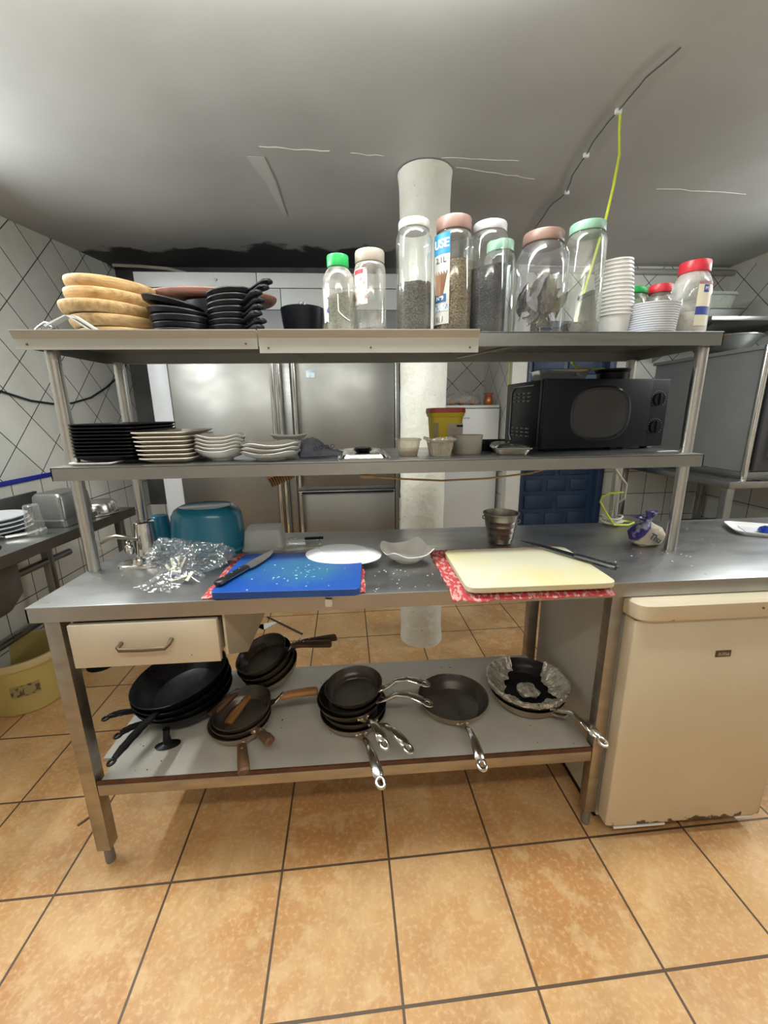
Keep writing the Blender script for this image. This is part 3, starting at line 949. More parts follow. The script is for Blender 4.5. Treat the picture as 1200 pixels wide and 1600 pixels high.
O('board', MB().box(3.22, 3.87, 1.78, 2.41, 0.0, 0.028, 0.003), steel, ws)
O('bracket', MB().prism([(2.41, -0.20), (2.41, 0), (1.85, 0)], 3.3, 3.304), steel, ws)
O('bracket', MB().prism([(2.41, -0.20), (2.41, 0), (1.85, 0)], 3.8, 3.804), steel, ws)
t = T('oven_tray', 'dark grey metal tray on the wall shelf under the glass dish', 'tray', (3.40, 2.02, 1.928))
O('body', MB().rings([(0, 0, 0.0, 0.13, 0.11, 8), (0, 0, 0.065, 0.165, 0.14, 8), (0, 0, 0.068, 0.175, 0.15, 8), (0, 0, 0.070, 0.16, 0.135, 8), (0, 0, 0.01, 0.125, 0.105, 8)], 48), mat('dull_tray', (0.25, 0.25, 0.24), 0.4, 0.8), t)
t = T('glass_dish', 'glass oven dish with a lid on the wall shelf in the corner', 'dish', (3.40, 2.04, 2.00))
O('body', MB().rings([(0, 0, 0.0, 0.115, 0.095, 4), (0, 0, 0.09, 0.135, 0.115, 4), (0, 0, 0.095, 0.145, 0.125, 4), (0, 0, 0.095, 0.13, 0.11, 4), (0, 0, 0.006, 0.11, 0.09, 4)], 48), clear('dish_glass', tint=(0.85, 0.93, 0.86), edge=0.6, base=0.2, haze=0.15), t)
O('lid', MB().rings([(0, 0, 0.096, 0.147, 0.127, 4), (0, 0, 0.115, 0.14, 0.12, 4), (0, 0, 0.122, 0.11, 0.09, 4)], 48), clear('dish_lid', edge=0.7, base=0.3, haze=0.25), t)
tag(O('dark_crate', MB().box(0, 0.4, 0, 0.3, 0, 0.22, 0.01), black_pl, None, (3.2, 1.5, 0.31)), 'dark crate on the lower shelf of the steel stand', 'crate')

# ---------------------------------------------------------------- main worktable
H = 0.87
tb = T('worktable', 'long stainless steel worktable with a drawer and a lower shelf', 'table', (0, 0, 0))
wt = MB()
wt.box(-0.003, 2.64, 0.0, 0.598, H - 0.006, H, 0.002)
wt.box(-0.003, 2.64, 0.0, 0.004, H - 0.042, H - 0.004).box(-0.003, 2.64, 0.594, 0.598, H - 0.042, H - 0.004).box(-0.003, 0.001, 0.0, 0.598, H - 0.042, H - 0.004).box(2.636, 2.64, 0, 0.598, H - 0.042, H - 0.004)
wt.box(0.03, 2.6, 0.02, 0.58, H - 0.03, H - 0.007)
# table steel with fine crumbs and scratches
O('tabletop', wt, mat('tabletop_steel', (0.43, 0.43, 0.43), 0.33, 0.95, (0.34, 0.34, 0.345), 6, rvar=0.06, nmix=(0.3, 0.7), stretch=(1, 2.5, 1), bump=0.03, bscale=90, specks=(90, 0.765, (0.75, 0.74, 0.70))), tb)


def leg(x, y, s=0.04, h=H - 0.042):
    o = O('leg', MB().box(x, x + s, y, y + s, 0.06, h, 0.002), steel_legs, tb)
    O('foot', MB().lathe([(0.013, 0), (0.014, 0.01), (0.012, 0.062)], 16, cx=x + s / 2, cy=y + s / 2), mat('foot_grey', (0.18, 0.17, 0.16), 0.5), o)
    return o


leg(0.022, 0.015)
leg(1.542, 0.015, 0.036)
leg(0.022, 0.54)
leg(1.545, 0.53, 0.04)
leg(2.58, 0.015)
leg(2.58, 0.54)
ZB = 0.3142
sh = MB().prism([(0.034, 0.10), (0.075, 0.10), (0.075, 0.02), (1.538, 0.02), (1.538, 0.515), (0.034, 0.515)], ZB - 0.012, ZB, 'z')
O('lower_shelf', sh, laminate, tb, flat=True)
O('shelf_edge', MB().box(0.064, 1.541, 0.0155, 0.0205, ZB - 0.013, ZB + 0.0005), mat('chipped_edge', (0.10, 0.035, 0.012), 0.7, 0, (0.05, 0.02, 0.01), 30), tb)
O('shelf_rail', MB().box(0.064, 1.54, 0.0145, 0.05, ZB - 0.05, ZB - 0.0135, 0.002), steel_legs, tb)
O('shelf_rail', MB().box(0.064, 1.54, 0.50, 0.535, ZB - 0.05, ZB - 0.0135, 0.002), steel_legs, tb)
dh = MB()
dh.box(0.468, 0.474, 0.02, 0.5, 0.60, H - 0.043).box(0.085, 0.091, 0.02, 0.5, 0.69, H - 0.043)
dh.box(0.468, 0.478, 0.02, 0.19, 0.60, 0.62)
O('drawer_housing', MB().prism([(0.02, 0.70), (0.02, H - 0.043), (0.5, H - 0.043), (0.5, 0.60), (0.19, 0.60)], 0.468, 0.474), drawer_w, tb)
O('drawer_side', MB().box(0.078, 0.084, 0.03, 0.5, 0.69, H - 0.043), drawer_w, tb)
dr = O('drawer', MB().box(0.089, 0.460, -0.003, 0.013, 0.695, 0.8175, 0.0015).box(0.095, 0.455, 0.013, 0.49, 0.705, 0.80), drawer_w, tb)
hd = MB().tube([(0.215, -0.003, 0.762), (0.215, -0.022, 0.760), (0.222, -0.028, 0.757), (0.28, -0.028, 0.755), (0.335, -0.028, 0.757), (0.342, -0.022, 0.764), (0.342, -0.003, 0.768)], 0.0055, 10)
O('handle', hd, mat('bronze_handle', (0.16, 0.12, 0.08), 0.4, 0.8), dr)

# ---------------------------------------------------------------- shelf rack over the table
rk = T('shelf_rack', 'two-tier stainless steel shelf rack standing on the worktable', 'shelf rack', (0, 0, H))
ZM, ZT = 1.1976, 1.548
for (x, y) in ((0.018, 0.249), (1.887, 0.249), (0.018, 0.572), (1.887, 0.572)):
    O('upright', MB().lathe([(0.0175, 0), (0.0175, ZT - 0.035 - H)], 24, cx=x, cy=y), steel_pipe, rk)
for nm, z, x0, x1, y0, y1 in (('middle_shelf', ZM, -0.0068, 1.897, 0.187, 0.612), ('upper_shelf', ZT, -0.029, 1.9057, 0.2005, 0.586)):
    z -= H
    mb = MB().box(x0, x1, y0, y1, z - 0.0045, z, 0.001)
    mb.box(x0, x1, y0, y0 + 0.003, z - 0.038, z - 0.002).box(x0, x1, y1 - 0.003, y1, z - 0.038, z - 0.002)
    mb.box(x0, x0 + 0.003, y0, y1, z - 0.038, z - 0.002).box(x1 - 0.003, x1, y0, y1, z - 0.038, z - 0.002)
    mb.box(x0 + 0.003, x1 - 0.003, y0 + 0.003, y0 + 0.015, z - 0.038, z - 0.036).box(x0 + 0.003, x1 - 0.003, y1 - 0.015, y1 - 0.003, z - 0.038, z - 0.036)
    O(nm, mb, steel_top if nm == 'middle_shelf' else steel, rk)
for (xa, xb) in ((1.20, 1.32), (0.66, 0.62)):
    O('brace', MB().tube([(xa, 0.50, ZT - 0.03 - H), (xb, 0.22, ZT - 0.03 - H)], 0.009, 6, rz=0.004), steel, rk)
for (x0, x1, dz, dy) in ((-0.034, 0.581, 0, 0), (0.586, 1.181, 0.0, -0.004)):
    y = 0.1985 + dy
    zt = ZT - H + 0.002
    lo = 0.047 if x0 < 0 else 0.058
    mb = MB().prism([(y, zt), (y - 0.016, zt), (y - 0.016, zt - 0.002), (y - 0.005, zt - 0.020), (y - 0.005, zt - lo), (y, zt - lo)], x0, x1)
    s = O('label_rail', mb, strip_al, rk, flat=True)
    for q in ((0.05, 0.95) if x0 < 0 else (0.04, 0.50, 0.96)):
        O('screw', MB().tube([(x0 + (x1 - x0) * q, y - 0.0065, zt - lo + 0.013), (x0 + (x1 - x0) * q, y - 0.0045, zt - lo + 0.013)], 0.0028, 10), mat('dark_screw', (0.12, 0.11, 0.1), 0.4, 0.8), s)

# ================================================================ upper shelf
# --- pale round wooden boards
def round_board(r, h, m, name='wooden_board'):
    return O(name, MB().lathe([(r * 0.86, 0.0), (r * 0.90, 0.001), (r * 0.955, h * 0.28), (r * 0.988, h * 0.58), (r, h * 0.86), (r * 0.993, h * 0.97), (r * 0.97, h), (r * 0.90, h), (r * 0.86, h - 0.004), (0.001, h - 0.005)], 56), m)


ORD = ['lowest', 'second from the bottom', 'middle', 'second from the top', 'topmost']
z = ZT
bd = round_board(0.125, 0.031, wood_pale)
for k, (dx, dy, tilt, s) in enumerate(((0.012, 0.01, 0, 0.98), (0.0, 0.0, 0.8, 1.0), (-0.012, -0.01, 2.2, 1.03), (-0.003, 0.0, 3.5, 1.0), (-0.004, 0.006, 4.2, 0.98))):
    lb = 'pale round wooden board, %s of its pile on the upper shelf' % ORD[k]
    loc = (0.125 + dx, 0.405 + dy, z + 0.0315 * k + math.sin(R(tilt)) * 0.09)
    rt = (0, R(tilt), 0.9 * k)
    # tilt first about Y in world: compose
    q = (Matrix.Rotation(R(tilt), 4, 'Y') @ Matrix.Rotation(0.9 * k, 4, 'Z')).to_euler()
    if k == 0:
        tag(bd, lb, 'board', 'pale wooden boards on the upper shelf')
        bd.location = loc
        bd.rotation_euler = q
        bd.scale = (s, s, 1)
    else:
        dup(bd, loc, q, lb, scale=(s, s, 1))
# --- folded wire stand with strips
t = T('wire_rack', 'small folded metal wire rack on the left end of the upper shelf', 'wire rack', (0.03, 0.235, ZT))
O('strip', MB().prism([(0.055, 0.044), (0.060, 0.045), (0.120, 0.004), (0.115, 0.002)], -0.012, 0.012, 'y'), silver_pl, t)
O('strip', MB().prism([(0.070, 0.044), (0.075, 0.045), (0.135, 0.004), (0.130, 0.002)], -0.012, 0.012, 'y'), silver_pl, t)
O('strip', MB().prism([(0.055, 0.043), (0.052, 0.045), (-0.005, 0.020), (0, 0.016)], -0.012, 0.012, 'y'), silver_pl, t)
wr = MB()
for k in range(4):
    wr.tube([(-0.035, -0.01 + 0.006 * k, 0.003), (-0.02, -0.01 + 0.006 * k, 0.016 + 0.002 * k), (0.0, -0.01 + 0.006 * k, 0.028), (0.015, -0.01 + 0.006 * k, 0.016), (0.0, -0.01, 0.006), (-0.03, -0.01, 0.004)], 0.0016, 6)
wr.tube([(-0.03, -0.012, 0.003), (0.12, -0.012, 0.003)], 0.0025, 6)
O('wires', wr, chrome, t)

# --- black cast plates, left pile
def iron_plate(rx, ry, h):
    return MB().rings([(0, 0, 0, rx * 0.8, ry * 0.8, 2), (0, 0, h * 0.3, rx * 0.93, ry * 0.93, 2), (0, 0, h, rx, ry, 2), (0, 0, h + 0.003, rx * 0.985, ry * 0.985, 2), (0, 0, h, rx * 0.95, ry * 0.95, 2), (0, 0, h * 0.5, rx * 0.78, ry * 0.78, 2), (0, 0, h * 0.45, 0.005, 0.005, 2)], 48)


ip = O('cast_iron_plate', iron_plate(0.083, 0.075, 0.016), iron)
spec = [(0.340, 0.32, 0.0, 0), (0.342, 0.322, 0.0175, 0), (0.345, 0.315, 0.035, 1), (0.338, 0.318, 0.054, 5), (0.322, 0.325, 0.081, 12)]
nm5 = ['bottom', 'second from the bottom', 'third from the bottom', 'fourth from the bottom', 'top tilted']
for k, (x, y, dz, tl) in enumerate(spec):
    lb = 'black iron plate, %s in the left dark pile' % nm5[k]
    if k == 0:
        ip.location = (x, y, ZT + dz)
        tag(ip, lb, 'plate', 'black plates in the left dark pile')
    else:
        dup(ip, (x, y, ZT + dz), (0, R(tl), 0), lb)
# --- small cast skillets with stubby handles, right pile
sk0 = T('cast_iron_skillet', 'x', 'skillet', (0.482, 0.33, ZT), (0, 0, 0), 'small cast iron skillets piled on the upper shelf')
O('plate', iron_plate(0.066, 0.066, 0.013), iron, sk0)
O('handle', MB().tube([(0.052, 0, 0.008), (0.075, 0, 0.010), (0.10, 0, 0.016), (0.122, 0, 0.019), (0.136, 0, 0.018), (0.142, 0, 0.017)], [0.012, 0.010, 0.012, 0.017, 0.014, 0.004], 14, rz=[0.004, 0.005, 0.0065, 0.0085, 0.007, 0.002]), iron, sk0)
ordn = ['lowest', 'second from the bottom', 'third from the bottom', 'fourth from the bottom', 'fourth from the top', 'third from the top', 'second from the top', 'topmost']
for k in range(8):
    az = R([-42, -38, -44, -40, -38, -42, -30, -22][k])
    q = (Matrix.Rotation(R(-1.0 * k), 4, 'Y') @ Matrix.Rotation(az, 4, 'Z')).to_euler()
    lb = 'small black cast iron skillet with a stubby handle, %s of its pile' % ordn[k]
    if k == 0:
        sk0['label'] = lb
        sk0.rotation_euler = q
    else:
        dup(sk0, (0.482 + 0.001 * k, 0.33 - 0.001 * k, ZT + 0.0155 * k), q, lb)
# --- reddish wooden board lying across the dark piles
rb = round_board(0.165, 0.026, wood_red)
rb.location = (0.395, 0.475, ZT + 0.130)
rb.rotation_euler = (0, R(1.5), 0)
rb.scale = (1.2, 0.62, 1)
tag(rb, 'reddish-brown wooden board lying behind the black plates', 'board')
tag(O('dark_casserole', MB().lathe([(0.10, 0), (0.115, 0.004), (0.118, 0.122), (0.112, 0.124), (0.108, 0.1), (0.104, 0.01), (0.01, 0.008)], 40), iron, None, (0.41, 0.473, ZT), (0, 0, 0)),
    'dark round pot under the reddish wooden board', 'pot').scale = (1.0, 0.88, 1)
# --- black bowl
t = T('black_bowl', 'black bowl with two shiny studs left of the green-capped jar', 'bowl', (0.683, 0.40, ZT))
O('body', MB().lathe([(0.045, 0), (0.056, 0.01), (0.064, 0.06), (0.068, 0.098), (0.065, 0.100), (0.06, 0.06), (0.05, 0.012), (0.002, 0.008)], 40), black_pl, t)
O('studs', MB().lathe([(0.004, 0), (0.004, 0.006), (0.0015, 0.009)], 10, cx=0.0, cy=-0.066, z=0.097).lathe([(0.004, 0), (0.004, 0.006), (0.0015, 0.009)], 10, cx=0.012, cy=-0.064, z=0.097), chrome, t)


# --- jars
def grain_mat(name, c1, c2, sc=160):
    sc = sc * 1.25
    c1 = tuple(q * 0.5 for q in c1)
    c2 = tuple(q * 0.5 for q in c2)
    return mat(name, c1, 0.8, 0, c2, sc, ndet=3, nmix=(0.42, 0.58), bump=0.8, bscale=sc * 1.2)


def jar(name, label, loc, r, hb, neck, capr, caph, cap_m, body_m, fill=None, cat='jar', N=48, shoulder=0.025, rr=None, rot=(0, 0, 0), e=2):
    """round plastic storage jar: clear body and screw cap; fill = (height, material, label, category, skew)"""
    t = T(name, label, cat, loc, rot)
    prof = [(r * 0.90, 0.0), (r * 0.97, 0.003), (r, 0.010), (r, hb - shoulder), (r * 0.97, hb - shoulder * 0.55), (neck + (r - neck) * 0.35, hb - shoulder * 0.15), (neck, hb), (neck, hb + 0.006)]
    O('body', MB().rings([(0, 0, h, q, q, e) for (q, h) in prof], N, cap0=True, cap1=False), body_m, t)
    cp = MB()
    cp.rings([(0, 0, hb + 0.002, capr * 0.985, capr * 0.985, 2), (0, 0, hb + 0.004, capr, capr, 2), (0, 0, hb + caph - 0.003, capr, capr, 2), (0, 0, hb + caph, capr * 0.97, capr * 0.97, 2), (0, 0, hb + caph, capr * 0.85, capr * 0.85, 2), (0, 0, hb + caph - 0.002, capr * 0.8, capr * 0.8, 2)], N)
    O('cap', cp, cap_m, t)
    if fill:
        fh, fm, fl_, fc, skew = fill
        mb = MB()
        q = r * 0.965
        rs = [(0, 0, 0.004, q * 0.9, q * 0.9, e), (0, 0, 0.012, q, q, e)]
        nz = 6
        for k in range(1, nz + 1):
            rs.append((0, 0, 0.012 + (fh - 0.012) * k / nz, q, q, e, (lambda tt, kk=k: skew * math.cos(tt - 0.4) * (kk / nz) ** 3)))
        rs.append((0, 0, fh + 0.002, q * 0.6, q * 0.6, e, lambda tt: skew * 0.6 * math.cos(tt - 0.4)))
        rs.append((0, 0, fh + 0.003, q * 0.1, q * 0.1, e))
        mb.rings(rs, N)
        for i, p in enumerate(mb.v):
            if p[2] > fh * 0.9:
                mb.v[i] = (p[0], p[1], p[2] + 0.003 * mnoise.noise(Vector(p) * 90))
        o = O(fl_[0], mb, fm, None, loc, rot)
        tag(o, fl_[1], fc, kind='stuff')
    return t


Z = ZT + 0.0005
herb = grain_mat('dried_herb', (0.16, 0.16, 0.075), (0.30, 0.30, 0.17), 130)
j = jar('spice_jar', 'clear jar with a bright green cap at the left of the jar row', (0.800, 0.27, Z), 0.0445, 0.172, 0.027, 0.030, 0.031, green_pl, jar_dusty,
        (0.105, herb, ('dried_herbs', 'coarse green dried herbs inside the green-capped jar'), 'herbs', 0.010), shoulder=0.045)
O('label_edge', cyl_patch(0.0447, R(-155), R(-130), 0.03, 0.115), mat('label_white', (0.7, 0.7, 0.68), 0.5, 0, (0.08, 0.08, 0.25), 60, nmix=(0.55, 0.6)), j)
O('label_edge', MB().tube([(0.0449 * math.cos(R(a)), 0.0449 * math.sin(R(a)), zz) for a, zz in ((-92, 0.098), (-92, 0.075), (-92, 0.058), (-88, 0.052), (-80, 0.046), (-70, 0.040), (-60, 0.036), (-50, 0.033))], 0.0014, 6), white_pl, j)
j = jar('spice_jar', 'clear jar with a taupe cap and a small white label', (0.8885, 0.27, Z), 0.0435, 0.182, 0.039, 0.041, 0.032, taupe_pl, jar_dusty,
        (0.018, grain_mat('dark_crumbs', (0.03, 0.025, 0.02), (0.10, 0.08, 0.06)), ('spice_remains', 'thin dark layer of spice at the bottom of the taupe-capped jar'), 'spice', 0.004), shoulder=0.014)
lm = mat('printed_label', (0.70, 0.66, 0.62), 0.5, 0, (0.36, 0.22, 0.18), 70, nmix=(0.5, 0.62))
lo_ = O('label', cyl_patch(0.0438, R(-178), R(-103), 0.075, 0.165), lm, j)
O('red_mark', cyl_patch(0.0445, R(-160), R(-118), 0.152, 0.162), mat('label_red', (0.42, 0.03, 0.04), 0.5), lo_)
tag(bpy.data.objects[j.name], j['label'], 'jar')
pep = grain_mat('peppercorn', (0.075, 0.060, 0.048), (0.20, 0.17, 0.14), 190)
jar('spice_jar', 'tall clear jar with a pale grey cap, about half full of ground pepper', (1.0105, 0.26, Z), 0.0495, 0.262, 0.040, 0.0425, 0.022, silver_pl, jar_clear,
    (0.130, pep, ('ground_pepper', 'coarse brown ground pepper in the tall pale-capped jar'), 'spice', 0.003))
j = jar('spice_jar', 'tall clear jar with a rose-brown cap and a blue and white label strip', (1.121, 0.26, Z), 0.0535, 0.257, 0.044, 0.0475, 0.034, rose_pl, jar_clear,
        (0.185, grain_mat('coriander_seed', (0.46, 0.33, 0.17), (0.20, 0.12, 0.06), 170), ('coriander_seeds', 'light brown seeds in the jar with the blue and white label'), 'seeds', 0.004))
JR = 0.0538
a0, a1 = R(-172), R(-112)


def on_jar(ac, zc):
    return lambda x, y, zz: ((JR + 0.0014 + zz) * math.cos(ac + x / JR), (JR + 0.0014 + zz) * math.sin(ac + x / JR), zc + y)


lab = O('label', cyl_patch(JR, a0, a1, 0.022, 0.247), mat('label_strip', (0.42, 0.41, 0.385), 0.4), j)
blue_l = mat('label_blue', (0.01, 0.19, 0.42), 0.4)
O('blue_field', cyl_patch(JR + 0.0006, a0, a1, 0.197, 0.247), blue_l, lab)
am = (a0 + a1) / 2
text_on('USE', 0.030, white_pl, lab, on_jar(am + 0.02, 0.221), fw=0.0006)
text_on('2.1L', 0.020, mat('ink', (0.05, 0.06, 0.12), 0.5), lab, on_jar(am + 0.02, 0.182))
spg = MB()
for k in range(16):
    a = a0 + (a1 - a0) * (0.12 + 0.05 * k)
    b = am + (a - am) * 0.45
    spg.tube([((JR + 0.0014) * math.cos(a), (JR + 0.0014) * math.sin(a), 0.155 - 0.004 * (k % 3)), ((JR + 0.0014) * math.cos(b), (JR + 0.0014) * math.sin(b), 0.095)], 0.0011, 4)
O('printed_sticks', spg, mat('print_brown', (0.26, 0.13, 0.07), 0.6), lab)
O('number_badge', cyl_patch(JR + 0.0006, am - 0.36, am + 0.36, 0.078, 0.098), mat('badge_navy', (0.02, 0.08, 0.20), 0.4), lab)
text_on('Nº9', 0.015, white_pl, lab, on_jar(am, 0.088))
O('small_print', cyl_patch(JR + 0.0006, a0 + 0.06, a1 - 0.06, 0.055, 0.072), mat('print_grey', (0.45, 0.52, 0.55), 0.5, 0, (0.12, 0.2, 0.3), 160, nmix=(0.5, 0.55)), lab)
O('barcode', cyl_patch(JR + 0.0006, a0 + 0.14, am + 0.2, 0.028, 0.042), mat('barcode', (0.55, 0.55, 0.53), 0.5, 0, (0.04, 0.04, 0.04), 60, nmix=(0.48, 0.5), stretch=(8, 8, 0.1)), lab)
jar('spice_jar', 'tall clear jar with a pale lilac-grey cap, two thirds full of black spice', (1.2225, 0.262, Z), 0.0515, 0.258, 0.043, 0.0455, 0.024, mat('lilac_cap', (0.42, 0.41, 0.43), 0.35), jar_clear,
    (0.175, grain_mat('black_spice', (0.018, 0.017, 0.024), (0.06, 0.058, 0.075), 150), ('black_spice', 'coarse blue-black spice filling the jar left of the bay leaves'), 'spice', 0.006))
jar('spice_jar', 'clear jar with a mint cap half hidden behind the black spice jar', (1.292, 0.375, Z), 0.0475, 0.250, 0.036, 0.040, 0.030, mint_pl, jar_clear)
jar('spice_jar', 'squat wide clear jar with a rose cap holding bay leaves', (1.382, 0.275, Z), 0.0735, 0.236, 0.052, 0.0555, 0.030, rose_pl, clear('jar_lilac', tint=(0.94, 0.94, 0.96), edge=0.4, base=0.04, haze=0.05, hazecol=(0.70, 0.70, 0.74)), None, shoulder=0.06)
bay = mat('bay_leaf_green', (0.13, 0.125, 0.075), 0.6, 0, (0.19, 0.18, 0.11), 14, bump=0.3)
bay_p = mat('bay_leaf_pale', (0.42, 0.39, 0.26), 0.6, 0, (0.34, 0.32, 0.20), 20, bump=0.3)
bay_d = mat('bay_leaf_dark', (0.055, 0.05, 0.05), 0.6, 0, (0.13, 0.12, 0.10), 20, bump=0.3)


def leaf(L, W, curl, m):
    n, mm = 10, 4
    vs = []
    for side in (0, 1):
        for i in range(n + 1):
            t = i / n
            ww = W * math.sin(PI * min(1, t * 1.02)) ** 0.8 * (1 - 0.25 * t) + 0.0004
            for k in range(-mm, mm + 1):
                u = k / mm
                zc = 0.012 * curl * math.sin(PI * t) + abs(u) * 0.004 + 0.0012 * math.sin(t * 22 + u * 3)
                vs.append((ww * u, t * L - L / 2, zc - side * 0.0007))
    K = 2 * mm + 1
    A = (n + 1) * K
    fs = []
    for i in range(n):
        for k in range(K - 1):
            a = i * K + k
            fs += [(a, a + 1, a + K + 1, a + K), (A + a, A + a + K, A + a + K + 1, A + a + 1)]
    mb = MB().add(vs, fs)
    mb.tube([(0, -L / 2 - 0.012, 0), (0, -L / 2, 0.0), (0, L / 2, 0.001)], 0.0009, 5)
    return O('bay_leaf', mb, m, ang=60)


leaves = [leaf(0.085, 0.017, 1, bay), leaf(0.085, 0.018, -1, bay_p), leaf(0.08, 0.016, 1, bay_d)]
for l in leaves:
    tag(l, 'dried bay leaf inside the wide rose-capped jar', 'leaf', 'bay leaves in the jar')
jc = Vector((1.382, 0.275, 0))
lr = random.Random(3)
cnt = 0
for k in range(46):
    ti = [0, 2, 0, 1, 2, 0, 2][k % 7]
    a = lr.uniform(0, 2 * PI) if k > 14 else lr.uniform(-PI, 0)
    rad = lr.uniform(0.018, 0.050)
    zc = ZT + 0.048 + (k / 46) * 0.075 + lr.uniform(-0.006, 0.012)
    loc = (jc.x + rad * math.cos(a), jc.y + rad * math.sin(a), zc)
    rot = (R(90 + lr.uniform(-22, 22)), lr.uniform(-0.9, 0.9), a + PI / 2 + lr.uniform(-0.4, 0.4))
    if k < 20:
        rot = (R(lr.uniform(15, 60)), lr.uniform(-0.5, 0.5), lr.uniform(0, 6.28))
        loc = (jc.x + rad * 0.4 * math.cos(a), jc.y + rad * 0.4 * math.sin(a), ZT + 0.035 + k * 0.003)
    if cnt < 3 and leaves[ti].location.length == 0:
        leaves[ti].location = loc
        leaves[ti].rotation_euler = rot
        cnt += 1
    else:
        dup(leaves[ti], loc, rot)
jar('spice_jar', 'tall clear jar with a mint green cap and little dark spice left', (1.503, 0.265, Z), 0.054, 0.262, 0.044, 0.0475, 0.025, mint_pl, clear('jar_cloudy', haze=0.20, hazenoise=12, hazecol=(0.60, 0.60, 0.54)),
    (0.030, grain_mat('grey_spice', (0.07, 0.065, 0.055), (0.20, 0.19, 0.16), 150), ('spice_remains', 'shallow layer of dark spice in the mint-capped jar'), 'spice', 0.003))

# --- nested white tubs
tub = O('plastic_tub', MB().lathe([(0.036, 0), (0.038, 0.002), (0.0475, 0.058), (0.0515, 0.058), (0.0515, 0.0625), (0.0465, 0.0625), (0.0365, 0.004), (0.002, 0.003)], 48), white_pl)
tag(tub, 'x', 'tub', 'nested white plastic tubs on the upper shelf')
NT = 15
for k in range(NT):
    w_ = ordn_(k, NT)
    lb = 'white plastic tub, %s of the tall nested stack' % w_
    loc = (1.632 - 0.0012 * k, 0.30, ZT + 0.0102 * k)
    if k == 0:
        tub.location = loc
        tub['label'] = lb
    else:
        dup(tub, loc, (0, R(-0.25 * k), 0), lb)
# --- white lids stack
lid = O('shallow_bowl', MB().lathe([(0.060, 0), (0.066, 0.001), (0.074, 0.0055), (0.0745, 0.0075), (0.071, 0.0075), (0.063, 0.003), (0.002, 0.002)], 48), white_pl2)
tag(lid, 'x', 'bowl', 'shallow white plastic bowls stacked on the upper shelf')
NL = 13
for k in range(NL):
    w_ = ordn_(k, NL)
    lb = 'shallow white plastic bowl, %s of the low stack' % w_
    loc = (1.727, 0.275, ZT + 0.0062 * k)
    s = 0.93 + 0.07 * k / NL
    if k == 0:
        lid.location = loc
        lid['label'] = lb
        lid.scale = (s, s, 1)
    else:
        dup(lid, loc, (0, 0, 0.3 * k), lb, scale=(s, s, 1))
# --- powder jar with red lid
pj_ = jar('powder_jar', 'clear plastic jar of white powder with a red cap and blue label', (1.857, 0.29, Z), 0.0515, 0.172, 0.036, 0.0405, 0.032, red_pl, clear('jar_milky', haze=0.5, hazenoise=12, hazecol=(0.72, 0.70, 0.68)),
          (0.065, mat('white_powder', (0.72, 0.69, 0.62), 0.8, bump=0.2), ('white_powder', 'white powder inside the red-capped jar'), 'powder', 0.004), shoulder=0.05)
la = O('label', cyl_patch(0.0518, R(-110), R(-62), 0.022, 0.142), mat('cream_label', (0.70, 0.66, 0.52), 0.5), pj_)
navy = mat('label_navy', (0.03, 0.06, 0.30), 0.5)
O('label_band', cyl_patch(0.0524, R(-110), R(-62), 0.052, 0.074), navy, la)
O('label_badge', cyl_patch(0.0524, R(-93), R(-76), 0.112, 0.132), navy, la)
O('label_top', cyl_patch(0.0524, R(-110), R(-62), 0.134, 0.142), mat('label_mauve', (0.35, 0.18, 0.2), 0.5), la)
text_on('M', 0.012, white_pl, la, lambda x, y, zz: ((0.0533 + zz) * math.cos(R(-85) + x / 0.0518), (0.0533 + zz) * math.sin(R(-85) + x / 0.0518), 0.122 + y))
jar('spice_jar', 'brownish clear jar with a red cap behind the white powder jar', (1.862, 0.43, Z), 0.045, 0.155, 0.032, 0.036, 0.026, red_pl, jar_dusty,
    (0.13, grain_mat('tan_spice', (0.34, 0.26, 0.15), (0.22, 0.16, 0.09), 120), ('tan_spice', 'tan spice in the red-capped jar at the back'), 'spice', 0.004), shoulder=0.04)
jar('pickle_jar', 'wide greenish glass jar with a green lid behind the white lids', (1.765, 0.44, Z), 0.056, 0.150, 0.046, 0.051, 0.020, green_pl, clear('green_glass', tint=(0.75, 0.88, 0.74), haze=0.16, hazecol=(0.5, 0.6, 0.45)), None, shoulder=0.04)
tag(O('black_lidded_box', MB().box(-0.05, 0.05, -0.04, 0.04, 0, 0.17, 0.005).box(-0.055, 0.055, -0.045, 0.045, 0.17, 0.185, 0.004), [black_pl], None, (1.71, 0.535, Z)), 'black-lidded box at the back of the upper shelf', 'box')

# ================================================================ middle shelf
def lipped(w_, d_, h, base=0.8, e=10, th=0.003):
    return [(0, 0, 0, w_ * base, d_ * base, e), (0, 0, 0.002, w_ * (base + 0.02), d_ * (base + 0.02), e), (0, 0, h - 0.001, w_, d_, e), (0, 0, h + 0.0015, w_ * 0.995, d_ * 0.995, e), (0, 0, h + 0.0005, w_ * 0.96, d_ * 0.97, e), (0, 0, th + 0.001, w_ * base * 0.97, d_ * base * 0.97, e), (0, 0, th, w_ * 0.1, d_ * 0.1, e)]


